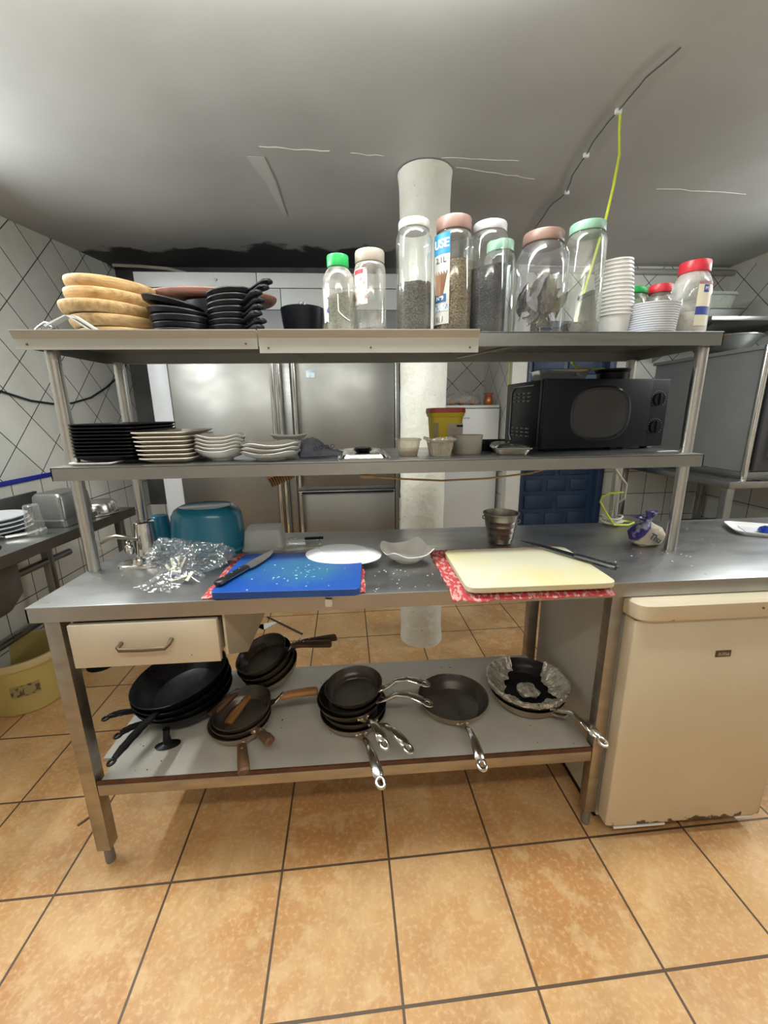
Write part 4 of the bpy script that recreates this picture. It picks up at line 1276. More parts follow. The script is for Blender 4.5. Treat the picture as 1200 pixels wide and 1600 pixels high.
tag(O('side_plate', MB().rings(lipped(0.06, 0.06, 0.008), 48), china, None, (0.088, 0.262, ZM)), 'small white plate under the black trays', 'plate')
bt = O('black_tray', MB().rings(lipped(0.0925, 0.16, 0.014, 0.84), 64), black_pl)
tag(bt, 'x', 'tray', 'rectangular black trays on the middle shelf')
NB = 10
for k in range(NB):
    w_ = ordn_(k, NB)
    lb = 'rectangular black tray, %s of the stack at the left end' % w_
    loc = (0.112, 0.39, ZM + 0.010 + 0.0099 * k)
    if k == 0:
        bt.location = loc
        bt['label'] = lb
    else:
        dup(bt, loc, (0, 0, R(0.4 * (k % 3))), lb)
wp = O('rectangular_plate', MB().rings(lipped(0.076, 0.140, 0.015, 0.72, e=9), 64), china_cream)
tag(wp, 'x', 'plate', 'cream rectangular plates on the middle shelf')
for k in range(7):
    w_ = ordn_(k, 7)
    lb = 'cream rectangular plate, %s of the stack beside the black trays' % w_
    loc = (0.2835 - 0.002 * k, 0.355, ZM + 0.0005 + 0.0122 * k)
    if k == 0:
        wp.location = loc
        wp['label'] = lb
    else:
        dup(wp, loc, (0, 0, 0), lb)


def bowl_rings(w_, h, base, wave, e=3.2):
    zf = lambda t: wave * math.cos(4 * t + PI)
    hf = lambda t: 0.5 * wave * math.cos(4 * t + PI)
    return [(0, 0, 0, base, base, 2), (0, 0, 0.004, base * 1.02, base * 1.02, 2), (0, 0, h * 0.45, w_ * 0.80, w_ * 0.80, 2.4, hf), (0, 0, h, w_, w_, e, zf), (0, 0, h + 0.001, w_ * 0.97, w_ * 0.97, e, zf),
            (0, 0, h * 0.5, w_ * 0.77, w_ * 0.77, 2.4, hf), (0, 0, 0.009, base * 0.98, base * 0.98, 2), (0, 0, 0.007, 0.003, 0.003, 2)]


bw = O('square_bowl', MB().rings(bowl_rings(0.071, 0.034, 0.032, 0.004), 64), china)
tag(bw, 'x', 'bowl', 'nested white square bowls on the middle shelf')
for k in range(5):
    w_ = ['lowest', 'second from the bottom', 'middle', 'second from the top', 'topmost'][k]
    lb = 'white square-rimmed bowl, %s of the nested bowls' % w_
    loc = (0.423, 0.305, ZM + 0.0005 + 0.0102 * k)
    if k == 0:
        bw.location = loc
        bw['label'] = lb
    else:
        dup(bw, loc, (0, 0, R(2 * k)), lb)
dp2 = O('soup_plate', MB().rings(bowl_rings(0.088, 0.026, 0.045, 0.0035, 2.6), 64), china)
tag(dp2, 'x', 'plate', 'white deep plates on the middle shelf')
for k in range(3):
    lb = 'white deep plate with a wavy rim, %s of three beside the cloth' % ['bottom', 'middle', 'top'][k]
    loc = (0.575, 0.29, ZM + 0.0005 + 0.012 * k)
    if k == 0:
        dp2.location = loc
        dp2['label'] = lb
    else:
        dup(dp2, loc, (0, 0, R(10 * k)), lb)
tag(O('oval_dish', MB().rings([(0, 0, 0, 0.05, 0.03, 3), (0, 0, 0.014, 0.064, 0.042, 3, lambda t: 0.003 * math.cos(2 * t)), (0, 0, 0.016, 0.062, 0.04, 3, lambda t: 0.003 * math.cos(2 * t)), (0, 0, 0.004, 0.048, 0.028, 3)], 48), china, None, (0.60, 0.50, ZM + 0.0485), (0, 0, 0)),
    'small white dish behind the deep plates', 'dish')
tag(O('white_ramekin', MB().lathe([(0.035, 0), (0.038, 0.004), (0.04, 0.046), (0.037, 0.048), (0.034, 0.01), (0.002, 0.008)], 36), china, None, (0.60, 0.50, ZM)), 'white ramekin carrying the small dish behind the deep plates', 'ramekin')

# --- folded cloth
cl = MB()
nu, nv = 40, 24
top, bot = [], []
for j in range(nv + 1):
    for i in range(nu + 1):
        u, v = i / nu, j / nv
        x = 0.155 * u - 0.075
        y = (0.10 * v - 0.05) * (1 - 0.25 * u) + 0.01 * math.sin(5 * u)
        env = max(0.0, (math.sin(PI * min(1, u * 1.05)) ** 0.35)) * (math.sin(PI * v) ** 0.4)
        h = (0.048 * (1 - u) ** 0.8 + 0.016 + 0.010 * math.sin(PI * u * 2.2)) * env
        h += env * (0.012 * mnoise.noise(Vector((x * 34, y * 44, 1))) + 0.006 * mnoise.noise(Vector((x * 90, y * 60, 4))))
        top.append((x + 0.006 * mnoise.noise(Vector((u * 6, v * 6, 2))), y + 0.006 * mnoise.noise(Vector((u * 7, v * 5, 8))), max(0.001, h)))
        bot.append((top[-1][0], top[-1][1], 0.0))
A = len(top)
K = nu + 1
fs = []
for j in range(nv):
    for i in range(nu):
        a = j * K + i
        fs += [(a, a + 1, a + K + 1, a + K), (A + a, A + a + K, A + a + K + 1, A + a + 1)]
for i in range(nu):
    fs += [(i, A + i, A + i + 1, i + 1), (nv * K + i, nv * K + i + 1, A + nv * K + i + 1, A + nv * K + i)]
for j in range(nv):
    a, b = j * K, j * K + nu
    fs += [(a, a + K, A + a + K, A + a), (b, A + b, A + b + K, b + K)]
cl.add(top + bot, fs)
cloth = mat('blue_grey_cloth', (0.11, 0.125, 0.165), 0.9, 0, (0.15, 0.165, 0.21), 25, bump=0.3, bscale=300, specks=None)
t = T('kitchen_cloth', 'crumpled blue-grey cloth on the middle shelf', 'cloth', (0.722, 0.385, ZM + 0.0005), (0, 0, R(12)))
O('fabric', cl, cloth, t, ang=80)
ink = mat('cloth_print', (0.02, 0.03, 0.06), 0.8)
pm = MB()
for k, (cx_, cz_) in enumerate(((-0.025, 0.020), (-0.008, 0.026), (0.012, 0.028), (0.030, 0.030))):
    pm.torus(0.006, 0.0009, cx=cx_, cy=cz_, z=0, N=16, M=5, sx=1, sy=1.3)
pm.v = [(x, -0.049 + 0.30 * y + 0.004, 0.7 * y + 0.010) for x, y, zz in pm.v]
O('print', pm, ink, t)

# --- gastronorm lid
t = T('container_lid', 'rectangular stainless steel lid with a recessed black knob', 'lid', (0.858, 0.35, ZM))
gl_ = MB().rings([(0, 0, 0, 0.080, 0.145, 12), (0, 0, 0.004, 0.0805, 0.1455, 12), (0, 0, 0.006, 0.078, 0.143, 12), (0, 0, 0.005, 0.070, 0.132, 10), (0, 0, 0.014, 0.064, 0.125, 10), (0, 0, 0.015, 0.058, 0.118, 9), (0, 0, 0.013, 0.042, 0.06, 3), (0, 0, 0.009, 0.034, 0.05, 2.5)], 64)
O('plate', gl_, chrome, t)
O('knob', MB().rings([(0, 0, 0.010, 0.022, 0.036, 2), (0, 0, 0.020, 0.030, 0.046, 2), (0, 0, 0.026, 0.026, 0.040, 2), (0, 0, 0.028, 0.008, 0.012, 2)], 40), black_pl, t)


# --- ribbed clear tubs
def ribbed(r, h, base):
    N = 96
    mb = MB()
    rs = []
    prof = [(base, 0.0), (base * 1.03, 0.004), (r * 0.93, h * 0.86)]
    vs = []
    levels = [(base * 0.2, 0.0, 0), (base, 0.0, 0)] + [(base + (r * 0.95 - base) * q / 6, 0.004 + (h - 0.012) * q / 6, 0.0011) for q in range(7)] + [(r * 0.97, h - 0.006, 0), (r * 1.08, h - 0.003, 0), (r * 1.12, h, 0), (r * 1.08, h + 0.001, 0), (r * 0.95, h - 0.002, 0)]
    for (q, zz, am_) in levels:
        for i in range(N):
            t = 2 * PI * i / N
            c, s_ = math.cos(t), math.sin(t)
            ee = 2 / 3.4
            rad = q + am_ * (1 if i % 4 < 2 else -1)
            vs.append((rad * math.copysign(abs(c) ** ee, c), rad * math.copysign(abs(s_) ** ee, s_), zz))
    fs = [tuple(reversed(range(N)))]
    for k in range(len(levels) - 1):
        for i in range(N):
            jn = (i + 1) % N
            fs.append((k * N + i, k * N + jn, (k + 1) * N + jn, (k + 1) * N + i))
    return mb.add(vs, fs)


tubm = clear('ribbed_clear', tint=(0.93, 0.90, 0.84), edge=0.6, base=0.15, haze=0.24, hazecol=(0.70, 0.62, 0.48), rough=0.2)
r1 = O('ribbed_tub', ribbed(0.038, 0.052, 0.029), tubm, None, (1.003, 0.325, ZM))
tag(r1, 'clear ribbed plastic tub, open, left of the yellow tub', 'tub')
tag(O('sauce_remains', MB().rings([(0, 0, 0.0015, 0.026, 0.026, 3), (0, 0, 0.012, 0.030, 0.030, 3, lambda t: 0.004 * math.cos(t)), (0, 0, 0.013, 0.005, 0.005, 2)], 32), mat('sauce', (0.25, 0.17, 0.08), 0.5), None, (1.003, 0.325, ZM)),
    'brownish sauce at the bottom of the open ribbed tub', 'sauce', kind='stuff')
r2 = T('ribbed_tub', 'clear ribbed plastic tub with a crumpled lid in front of the yellow tub', 'tub', (1.102, 0.300, ZM), (0, 0, R(6)))
O('body', ribbed(0.040, 0.050, 0.031), tubm, r2)
lm_ = MB().rings([(0, 0, 0.051, 0.050, 0.046, 4), (0, 0, 0.056, 0.048, 0.044, 4, lambda t: 0.004 * math.sin(3 * t)), (0, 0, 0.054, 0.03, 0.03, 3), (0, 0, 0.052, 0.004, 0.004, 2)], 48)
O('lid', lm_, clear('crumpled_lid', tint=(0.9, 0.88, 0.83), edge=0.6, base=0.2, haze=0.35, hazecol=(0.6, 0.55, 0.46), bump=1, bscale=40), r2)
tag(O('tub_filling', MB().rings([(0, 0, 0.0015, 0.028, 0.028, 3), (0, 0, 0.040, 0.035, 0.035, 3), (0, 0, 0.041, 0.005, 0.005, 2)], 32), mat('brown_filling', (0.17, 0.13, 0.09), 0.7, 0, (0.3, 0.25, 0.18), 60), None, (1.102, 0.300, ZM), (0, 0, R(6))),
    'brown filling inside the lidded ribbed tub', 'food', kind='stuff')
# --- yellow tub
yt = T('yellow_tub', 'yellow plastic tub with a red-brown lid on the middle shelf', 'tub', (1.16, 0.50, ZM))
ym = mat('yellow_plastic', (0.50, 0.38, 0.02), 0.45)
O('body', MB().rings([(0, 0, 0, 0.046, 0.046, 5), (0, 0, 0.003, 0.049, 0.049, 5), (0, 0, 0.118, 0.057, 0.057, 5), (0, 0, 0.13, 0.058, 0.058, 5)], 48), ym, yt)
O('rim', MB().rings([(0, 0, 0.118, 0.060, 0.060, 5), (0, 0, 0.132, 0.064, 0.064, 5)], 48), ym, yt)
O('lid', MB().rings([(0, 0, 0.132, 0.065, 0.065, 5), (0, 0, 0.147, 0.064, 0.064, 5), (0, 0, 0.149, 0.058, 0.058, 5)], 48), mat('lid_redbrown', (0.30, 0.035, 0.02), 0.45), yt)
O('label', MB().box(-0.002, 0.052, -0.0555, -0.0535, 0.045, 0.095), mat('grey_label', (0.36, 0.32, 0.28), 0.5, 0, (0.30, 0.27, 0.23), 80), yt, rot=(0, 0, 0))
O('label_mark', MB().box(0.030, 0.052, -0.0565, -0.0555, 0.083, 0.090), black_pl, yt)
O('side_label', MB().box(-0.052, -0.034, -0.0555, -0.0535, 0.03, 0.098), mat('olive_label', (0.24, 0.21, 0.10), 0.5), yt)
# --- grey ramekin
tag(O('ramekin', MB().lathe([(0.044, 0), (0.046, 0.003), (0.0485, 0.056), (0.050, 0.0575), (0.049, 0.060), (0.045, 0.060), (0.043, 0.010), (0.002, 0.008)], 48), mat('grey_ceramic', (0.33, 0.31, 0.27), 0.5, 0, (0.28, 0.26, 0.22), 9, bump=0.15), None, (1.206, 0.355, ZM)),
    'round grey ramekin right of the ribbed tubs', 'ramekin')
# --- clamshell
t = T('takeaway_tray', 'black takeaway tray of food with a clear lid beside the microwave', 'tray', (1.335, 0.315, ZM), (0, 0, R(-9)))
O('base', MB().rings([(0, 0, 0, 0.045, 0.058, 7), (0, 0, 0.018, 0.054, 0.070, 7), (0, 0, 0.020, 0.059, 0.076, 7), (0, 0, 0.018, 0.052, 0.068, 7), (0, 0, 0.003, 0.043, 0.056, 7)], 48), clear('tray_clear', tint=(0.85, 0.8, 0.7), edge=0.5, base=0.15, haze=0.1), t)
O('lid', MB().rings([(0, 0, 0.0205, 0.060, 0.077, 7), (0, 0, 0.024, 0.060, 0.077, 7), (0, 0, 0.034, 0.050, 0.066, 6), (0, 0, 0.036, 0.044, 0.060, 5)], 48), clear('clam_lid', tint=(0.6, 0.62, 0.62), edge=0.8, base=0.25, rough=0.1, bump=0.4, bscale=30), t)
fd = MB()
tag(O('noodles', MB().rings([(0, 0, 0.004, 0.042, 0.055, 5), (0, 0, 0.016, 0.049, 0.064, 5), (0, 0, 0.019, 0.03, 0.04, 3), (0, 0, 0.020, 0.003, 0.003, 2)], 48).disp(0.004, 60, 2), mat('noodle', (0.50, 0.30, 0.06), 0.5, 0, (0.16, 0.08, 0.02), 40), None, (1.335, 0.315, ZM), (0, 0, R(-9))),
    'yellow-brown noodles inside the takeaway tray', 'noodles', kind='stuff')
tag(O('black_dish', MB().rings(lipped(0.055, 0.04, 0.034, 0.85), 40), black_pl, None, (1.325, 0.45, ZM)), 'black rectangular dish behind the takeaway tray', 'dish')

# --- microwave
mw = T('microwave', 'black microwave oven turned slightly on the middle shelf', 'microwave', (1.682, 0.374, ZM), (0, 0, math.atan2(0.05, 0.474)))
W2 = 0.237
mh = 0.233
O('body', MB().box(-W2 + 0.002, W2 - 0.002, 0.018, 0.255, 0.012, mh, 0.004), navy_blk, mw)
for x in (-0.2, 0.2):
    for y in (0.04, 0.22):
        O('foot', MB().lathe([(0.012, 0), (0.014, 0.013)], 12, cx=x, cy=y), black_pl, mw)
O('front_panel', MB().box(-W2, W2, -0.004, 0.018, 0.008, mh + 0.002, 0.005), navy_blk, mw)
d = O('door', MB().box(-W2, 0.158, -0.016, -0.0045, 0.009, mh + 0.001, 0.004), navy_blk, mw)
win = MB()
N = 64
cx_, cz_ = -0.028, 0.122
vs, fs = [], []
rings_ = [(0.100, 0.078, -0.0165), (0.106, 0.085, -0.0185), (0.112, 0.090, -0.0165)]
for (a, b, y) in rings_:
    for i in range(N):
        t = 2 * PI * i / N
        c, s_ = math.cos(t), math.sin(t)
        vs.append((cx_ + a * math.copysign(abs(c) ** (2 / 2.6), c), y, cz_ + b * math.copysign(abs(s_) ** (2 / 2.6), s_)))
for k in range(2):
    for i in range(N):
        jn = (i + 1) % N
        fs.append((k * N + i, k * N + jn, (k + 1) * N + jn, (k + 1) * N + i))
win.add(vs, fs)
O('window_frame', win, mat('gloss_black', (0.01, 0.011, 0.014), 0.12), d)
pane = MB().add(vs[:N], [tuple(range(N))])
O('window', pane, mat('smoked_glass', (0.022, 0.024, 0.024), 0.10, 0.0, (0.035, 0.037, 0.037), 9, spec=0.45), d)
for zz in (0.168, 0.075):
    k_ = O('knob', MB().tube([(0.197, -0.004, zz), (0.197, -0.011, zz)], 0.0215, 32).box(0.193, 0.201, -0.015, -0.010, zz - 0.02, zz + 0.02, 0.002), navy_blk, mw)
    dial = MB()
    for q in range(16):
        a = R(-40 + q * 17)
        dial.box(0.197 + 0.028 * math.cos(a) - 0.001, 0.197 + 0.028 * math.cos(a) + 0.001, -0.0046, -0.0042, zz + 0.028 * math.sin(a) - 0.001, zz + 0.028 * math.sin(a) + 0.001)
    dd = O('dial_marks', dial, mat('mark_grey', (0.35, 0.35, 0.36), 0.5), mw)
vent = MB()
for row in range(3):
    for c_ in range(4):
        for z0 in (0.165, 0.045):
            vent.box(-W2 - 0.001, -W2 + 0.003, 0.07 + c_ * 0.034, 0.07 + c_ * 0.034 + 0.024, z0 + row * 0.013, z0 + row * 0.013 + 0.005, 0.0008)
O('vents', vent, mat('vent_grey', (0.05, 0.055, 0.06), 0.3), mw)
vp = []
for a in range(0, 91, 15):
    vp.append((-W2 - 0.001, 0.215 + 0.02 * math.cos(R(90 - a)), 0.20 + 0.015 * math.sin(R(90 - a))))
O('side_trim', MB().tube([(-W2 + 0.0005, 0.06, 0.218), (-W2 + 0.0005, 0.19, 0.218), (-W2 + 0.0005, 0.212, 0.200), (-W2 + 0.0005, 0.215, 0.05), (-W2 + 0.0005, 0.20, 0.028)], 0.002, 6), mat('edge_grey', (0.3, 0.31, 0.32), 0.3), mw)
# things on the microwave
ZW = ZM + mh + 0.0005
t = T('black_pot', 'black round pot on top of the microwave', 'pot', (1.742, 0.455, ZW))
O('body', MB().lathe([(0.042, 0), (0.048, 0.004), (0.050, 0.026), (0.056, 0.032), (0.057, 0.038), (0.050, 0.039), (0.044, 0.034), (0.043, 0.006), (0.002, 0.004)], 48), black_pl, t)
tag(O('clear_box', MB().rings([(0, 0, 0, 0.075, 0.045, 8), (0, 0, 0.035, 0.088, 0.055, 8), (0, 0, 0.037, 0.092, 0.058, 8), (0, 0, 0.035, 0.085, 0.052, 8), (0, 0, 0.003, 0.073, 0.043, 8)], 48), clear('box_clear', tint=(0.75, 0.77, 0.77), edge=0.6, base=0.2, haze=0.10), None, (1.555, 0.465, ZW)),
    'clear plastic takeaway box on top of the microwave', 'box')
# small white lid leaning at the right of the microwave, and a paper strip
tag(O('white_disc', MB().lathe([(0.022, 0), (0.023, 0.004), (0.021, 0.006), (0.002, 0.006)], 32), white_pl, None, (1.905, 0.445, ZM + 0.023), (R(86), 0, R(-25))), 'small white plastic disc standing behind the right end of the microwave', 'disc')
tag(O('paper_strip', MB().box(-0.035, 0.035, -0.007, 0.007, 0, 0.0015), mat('paper', (0.75, 0.75, 0.72), 0.7), None, (1.855, 0.285, ZM), (0, 0, 0.15)), 'strip of white paper right of the microwave', 'paper')

# brush, rod and cord hanging under the middle shelf
t = T('hanging_brush', 'worn bristle brush hanging below the middle shelf', 'brush', (0.56, 0.45, ZM - 0.04))
mb = MB().box(-0.045, 0.045, -0.015, 0.015, -0.012, 0.0, 0.003)
mb.xf(Matrix.Translation((0, 0, -0.018)) @ Matrix.Rotation(R(-22), 4, 'Y'))
O('block', mb, wood_pale, t)
br_ = MB()
for k in range(30):
    x = -0.04 + 0.08 * (k % 10) / 9
    y = -0.01 + 0.01 * (k // 10)
    br_.tube([(x, y, -0.010), (x + 0.004 * mnoise.noise(Vector((k, 1, 0))), y, -0.045)], [0.003, 0.0015], 5)
br_.xf(Matrix.Translation((0, 0, -0.018)) @ Matrix.Rotation(R(-22), 4, 'Y'))
O('bristles', br_, wood_orange, t)
t = T('long_handled_brush', 'long thin rod with a fibre tip below the middle shelf', 'brush', (0, 0, 0))
O('rod', MB().tube([(0.89, 0.40, 1.118), (1.0, 0.40, 1.108), (1.131, 0.40, 1.099), (1.3, 0.40, 1.103), (1.45, 0.40, 1.118), (1.58, 0.40, 1.152)], 0.0035, 8), wood_pale, t)
O('fibre_tip', MB().tube([(0.90, 0.40, 1.118), (0.87, 0.40, 1.120), (0.845, 0.40, 1.121)], [0.004, 0.009, 0.006], 10), wood_pale, t)
tag(O('power_cord', MB().tube([(1.845, 0.545, 1.158), (1.86, 0.545, 1.10), (1.915, 0.55, 1.04), (1.92, 0.56, 0.98), (1.89, 0.60, 0.93), (1.90, 0.60, 0.895)], 0.004, 8), white_cable), 'white power cord hanging beside the rear right upright', 'cord')
# coiled cables round the rear right upright
coil = MB()
for k in range(4):
    pts = []
    for i in range(25):
        a = 2 * PI * i / 24
        rr_ = 0.030 + 0.004 * k + 0.004 * mnoise.noise(Vector((k * 3, math.cos(a), math.sin(a))))
        pts.append((1.887 + rr_ * math.cos(a), 0.572 + rr_ * 0.9 * math.sin(a), H + 0.008 + 0.006 * ((k * 2) % 5) + 0.004 * math.sin(a * 2 + k)))
    coil.tube(pts, 0.004, 6)
tag(O('cable_coil', coil, white_cable), 'white cable wound round the foot of the rear right upright', 'cable')
tag(O('yellow_cable_loop', MB().tube([(1.90, 0.54, H + 0.14), (1.85, 0.55, H + 0.135), (1.825, 0.56, H + 0.12), (1.82, 0.56, H + 0.10), (1.845, 0.56, H + 0.06), (1.86, 0.545, H + 0.03), (1.87, 0.53, H + 0.008), (1.93, 0.53, H + 0.006), (1.975, 0.56, H + 0.007), (1.96, 0.585, H + 0.006), (1.90, 0.59, H + 0.006)], 0.0038, 8), yellow_cable),
    'yellow-green cable looped beside the rear right upright', 'cable')

# ================================================================ on the tabletop
towel_m = mat('red_weave', (0.42, 0.045, 0.05), 0.9, 0, (0.55, 0.30, 0.28), 110, ndet=1, nmix=(0.50, 0.60), stretch=(1, 0.4, 1), bump=0.5, bscale=200)


def towel(name, label, x0, x1, y0, y1, seed, rz=0):
    nu, nv = 60, 50
    top, bot = [], []
    for j in range(nv + 1):
        for i in range(nu + 1):
            u, v = i / nu, j / nv
            x = x0 + (x1 - x0) * u + 0.006 * mnoise.noise(Vector((u * 5, v * 9, seed)))
            y = y0 + (y1 - y0) * v + 0.008 * mnoise.noise(Vector((u * 9, v * 4, seed + 4)))
            e = min(u, 1 - u, v, 1 - v) * 8
            z = 0.0035 + 0.0035 * max(0, 1 - e) * abs(mnoise.noise(Vector((x * 40, y * 40, seed))))
            if y < 0.004:
                z -= max(0, -0.006 - y) * 0.35
            top.append((x, y, H + z))
            bot.append((x, y, H + z - 0.003))
    A, K = len(top), nu + 1
    fs = []
    for j in range(nv):
        for i in range(nu):
            a = j * K + i
            fs += [(a, a + 1, a + K + 1, a + K), (A + a, A + a + K, A + a + K + 1, A + a + 1)]
    for i in range(nu):
        fs += [(i, A + i, A + i + 1, i + 1), (nv * K + i, nv * K + i + 1, A + nv * K + i + 1, A + nv * K + i)]
    for j in range(nv):
        a, b = j * K, j * K + nu
        fs += [(a, a + K, A + a + K, A + a), (b, A + b, A + b + K, b + K)]
    return tag(O(name, MB().add(top + bot, fs), towel_m, ang=80), label, 'towel')


towel('kitchen_towel', 'red and white towel under the blue cutting board', 0.426, 0.849, 0.004, 0.345, 1)
towel('kitchen_towel', 'red and white towel under the cream cutting board', 1.072, 1.507, -0.046, 0.312, 9)
blue_b = mat('blue_board', (0.004, 0.05, 0.27), 0.45, 0, (0.006, 0.062, 0.30), 3)
# worn, pale cut marks in the middle of the blue board
nt = blue_b.node_tree
bsd = nt.nodes['Principled BSDF']
src = bsd.inputs['Base Color'].links[0].from_socket
tc = nt.nodes.new('ShaderNodeTexCoord')
vl = nt.nodes.new('ShaderNodeVectorMath')
vl.operation = 'MULTIPLY'
vl.inputs[1].default_value = (5.6, 7.6, 40)
nt.links.new(tc.outputs['Object'], vl.inputs[0])
ln = nt.nodes.new('ShaderNodeVectorMath')
ln.operation = 'LENGTH'
nt.links.new(vl.outputs[0], ln.inputs[0])
nz_ = nt.nodes.new('ShaderNodeTexNoise')
nz_.inputs['Scale'].default_value = 16
nz_.inputs['Detail'].default_value = 8
nt.links.new(tc.outputs['Object'], nz_.inputs['Vector'])
ad_ = nt.nodes.new('ShaderNodeMath')
ad_.operation = 'MULTIPLY_ADD'
ad_.inputs[1].default_value = -0.9
nt.links.new(nz_.outputs['Fac'], ad_.inputs[0])
nt.links.new(ln.outputs['Value'], ad_.inputs[2])
mr_ = nt.nodes.new('ShaderNodeMapRange')
mr_.inputs['From Min'].default_value = 0.78
mr_.inputs['From Max'].default_value = 0.20
mr_.inputs['To Max'].default_value = 0.85
nt.links.new(ad_.outputs[0], mr_.inputs['Value'])
mx_ = nt.nodes.new('ShaderNodeMix')
mx_.data_type = 'RGBA'
mx_.inputs['B'].default_value = (0.025, 0.14, 0.20, 1)
nt.links.new(mr_.outputs[0], mx_.inputs['Factor'])
nt.links.new(src, mx_.inputs['A'])
nt.links.new(mx_.outputs['Result'], bsd.inputs['Base Color'])
tag(O('cutting_board', MB().rings([(0, 0, 0, 0.190, 0.146, 24), (0, 0, 0.001, 0.191, 0.147, 24), (0, 0, 0.0185, 0.191, 0.147, 24), (0, 0, 0.0195, 0.190, 0.146, 24)], 96), blue_b, None, (0.650, 0.131, H + 0.006), (0, 0, R(-2.2))),
    'blue plastic cutting board on the left towel', 'cutting board')
cream_b = mat('cream_board', (0.56, 0.53, 0.40), 0.5, 0, (0.58, 0.51, 0.23), 4.5, nmix=(0.45, 0.75), bump=0.1, bscale=150, specks=(45, 0.74, (0.45, 0.38, 0.25)))
tag(O('cutting_board', MB().rings([(0, 0, 0, 0.199, 0.148, 14), (0, 0, 0.002, 0.202, 0.150, 14), (0, 0, 0.015, 0.202, 0.150, 14), (0, 0, 0.0165, 0.200, 0.148, 14)], 96), cream_b, None, (1.313, 0.108, H + 0.006), (0, 0, R(-0.5))),
    'cream plastic cutting board on the right towel', 'cutting board')
gs = MB()
for k in range(46):
    a, b = rnd.gauss(0.02, 0.065), rnd.gauss(-0.035, 0.045)
    a, b = max(-0.17, min(0.17, a)), max(-0.135, min(0.13, b))
    s = rnd.uniform(0.0008, 0.0025)
    gs.box(0.650 + a - s, 0.650 + a + s, 0.131 + b - s * 0.7, 0.131 + b + s * 0.7, H + 0.0256, H + 0.0256 + s * 0.6)
tag(O('food_scraps', gs, mat('scrap_pale', (0.45, 0.60, 0.58), 0.5)), 'fine pale scraps scattered over the blue cutting board', 'scraps', kind='stuff')


def knife(name, label, loc, rz, hl, bl, bw, bm, tiltz=0.0):
    t = T(name, label, 'knife', loc, (0, 0, rz))
    h = MB().rings([(0, 0, 0, 0.001, 0.001, 2)], 4)
    h = MB()
    sec = [(0.0, 0.007, 0.006), (0.004, 0.0125, 0.008), (hl * 0.15, 0.0145, 0.009), (hl * 0.45, 0.011, 0.0085), (hl * 0.8, 0.0125, 0.0085), (hl, 0.013, 0.007)]
    h.tube([(x, 0, 0.0095) for x, a, b in sec], [a for x, a, b in sec], 14, rz=[b for x, a, b in sec])
    O('handle', h, mat('knife_handle', (0.012, 0.012, 0.013), 0.35), t)
    tg = MB().box(0.006, hl + 0.012, -0.0132, -0.0122, 0.0085, 0.0105)
    O('tang', tg, chrome, t)
    for q in (0.25, 0.5, 0.75):
        O('rivet', MB().lathe([(0.003, 0), (0.0028, 0.0012)], 10, cx=hl * q, cy=0, z=0.0172), chrome, t)
    out = [(hl - 0.002, -bw * 0.42), (hl - 0.002, bw * 0.5)]
    n = 14
    for i in range(1, n + 1):
        u = i / n
        out.append((hl + bl * u, bw * 0.5 - bw * 0.10 * u))
    for i in range(n - 1, 0, -1):
        u = i / n
        out.append((hl + bl * u, -bw * 0.5 * (1 - u ** 3.2) + bw * 0.4 * u ** 3.2))
    O('blade', MB().prism(out, 0.0085, 0.0102, 'z'), bm, t)
    return t


knife('chef_knife', 'chef knife with a black handle lying on the left edge of the blue board', (0.462, 0.022, H + 0.0256), math.atan2(0.262, 0.108), 0.125, 0.165, 0.040, mat('blade_steel', (0.45, 0.44, 0.42), 0.3, 1.0, (0.35, 0.34, 0.32), 20))
knife('slicing_knife', 'long slicing knife with a black handle on the right edge of the cream board', (1.556, 0.028, H + 0.0228), math.atan2(0.26, -0.150), 0.125, 0.195, 0.027, mat('blade_dark', (0.10, 0.10, 0.11), 0.25, 1.0), 0)

t = T('oval_plate', 'white oval plate upside down between the blue board and the square bowl', 'plate', (0.786, 0.240, H + 0.026), (R(3), R(1), R(-10)))
O('body', MB().rings([(0, 0, 0, 0.121, 0.082, 2), (0, 0, 0.002, 0.121, 0.082, 2), (0, 0, 0.012, 0.098, 0.062, 2), (0, 0, 0.016, 0.080, 0.048, 2), (0, 0, 0.018, 0.076, 0.045, 2), (0, 0, 0.0165, 0.070, 0.040, 2), (0, 0, 0.0165, 0.003, 0.003, 2)], 64), mat('plate_white', (0.7, 0.72, 0.76), 0.3), t)
tag(O('square_dish', MB().rings(bowl_rings(0.080, 0.042, 0.040, 0.008, 3.4), 64), mat('dish_grey_white', (0.60, 0.59, 0.57), 0.15), None, (0.990, 0.242, H + 0.0005), (0, 0, R(14))), 'white square dish with raised corners on the steel tabletop', 'dish')

t = T('steel_pail', 'small ribbed stainless steel pail on the tabletop', 'pail', (1.348, 0.392, H + 0.0005))
pr_ = [(0.038, 0.0), (0.042, 0.002)]
for k in range(4):
    z0 = 0.018 + k * 0.022
    f = lambda z: 0.042 + 0.019 * z / 0.105
    pr_ += [(f(z0 - 0.0025), z0 - 0.0025), (f(z0) + 0.0008, z0), (f(z0 + 0.0025), z0 + 0.0025)]
pr_ += [(0.061, 0.105), (0.064, 0.107), (0.064, 0.110), (0.060, 0.110), (0.059, 0.105), (0.041, 0.006), (0.002, 0.005)]
O('body', MB().lathe(pr_, 56), mat('dark_steel', (0.34, 0.32, 0.29), 0.33, 1.0, (0.27, 0.25, 0.22), 15, rvar=0.04), t)
O('ear', MB().torus(0.006, 0.0022, N=16, M=6).xf(Matrix.Translation((0.05, -0.036, 0.085)) @ Matrix.Rotation(R(90), 4, 'X')), chrome, t)
O('ear', MB().torus(0.006, 0.0022, N=16, M=6).xf(Matrix.Translation((-0.05, 0.036, 0.085)) @ Matrix.Rotation(R(90), 4, 'X')), chrome, t)

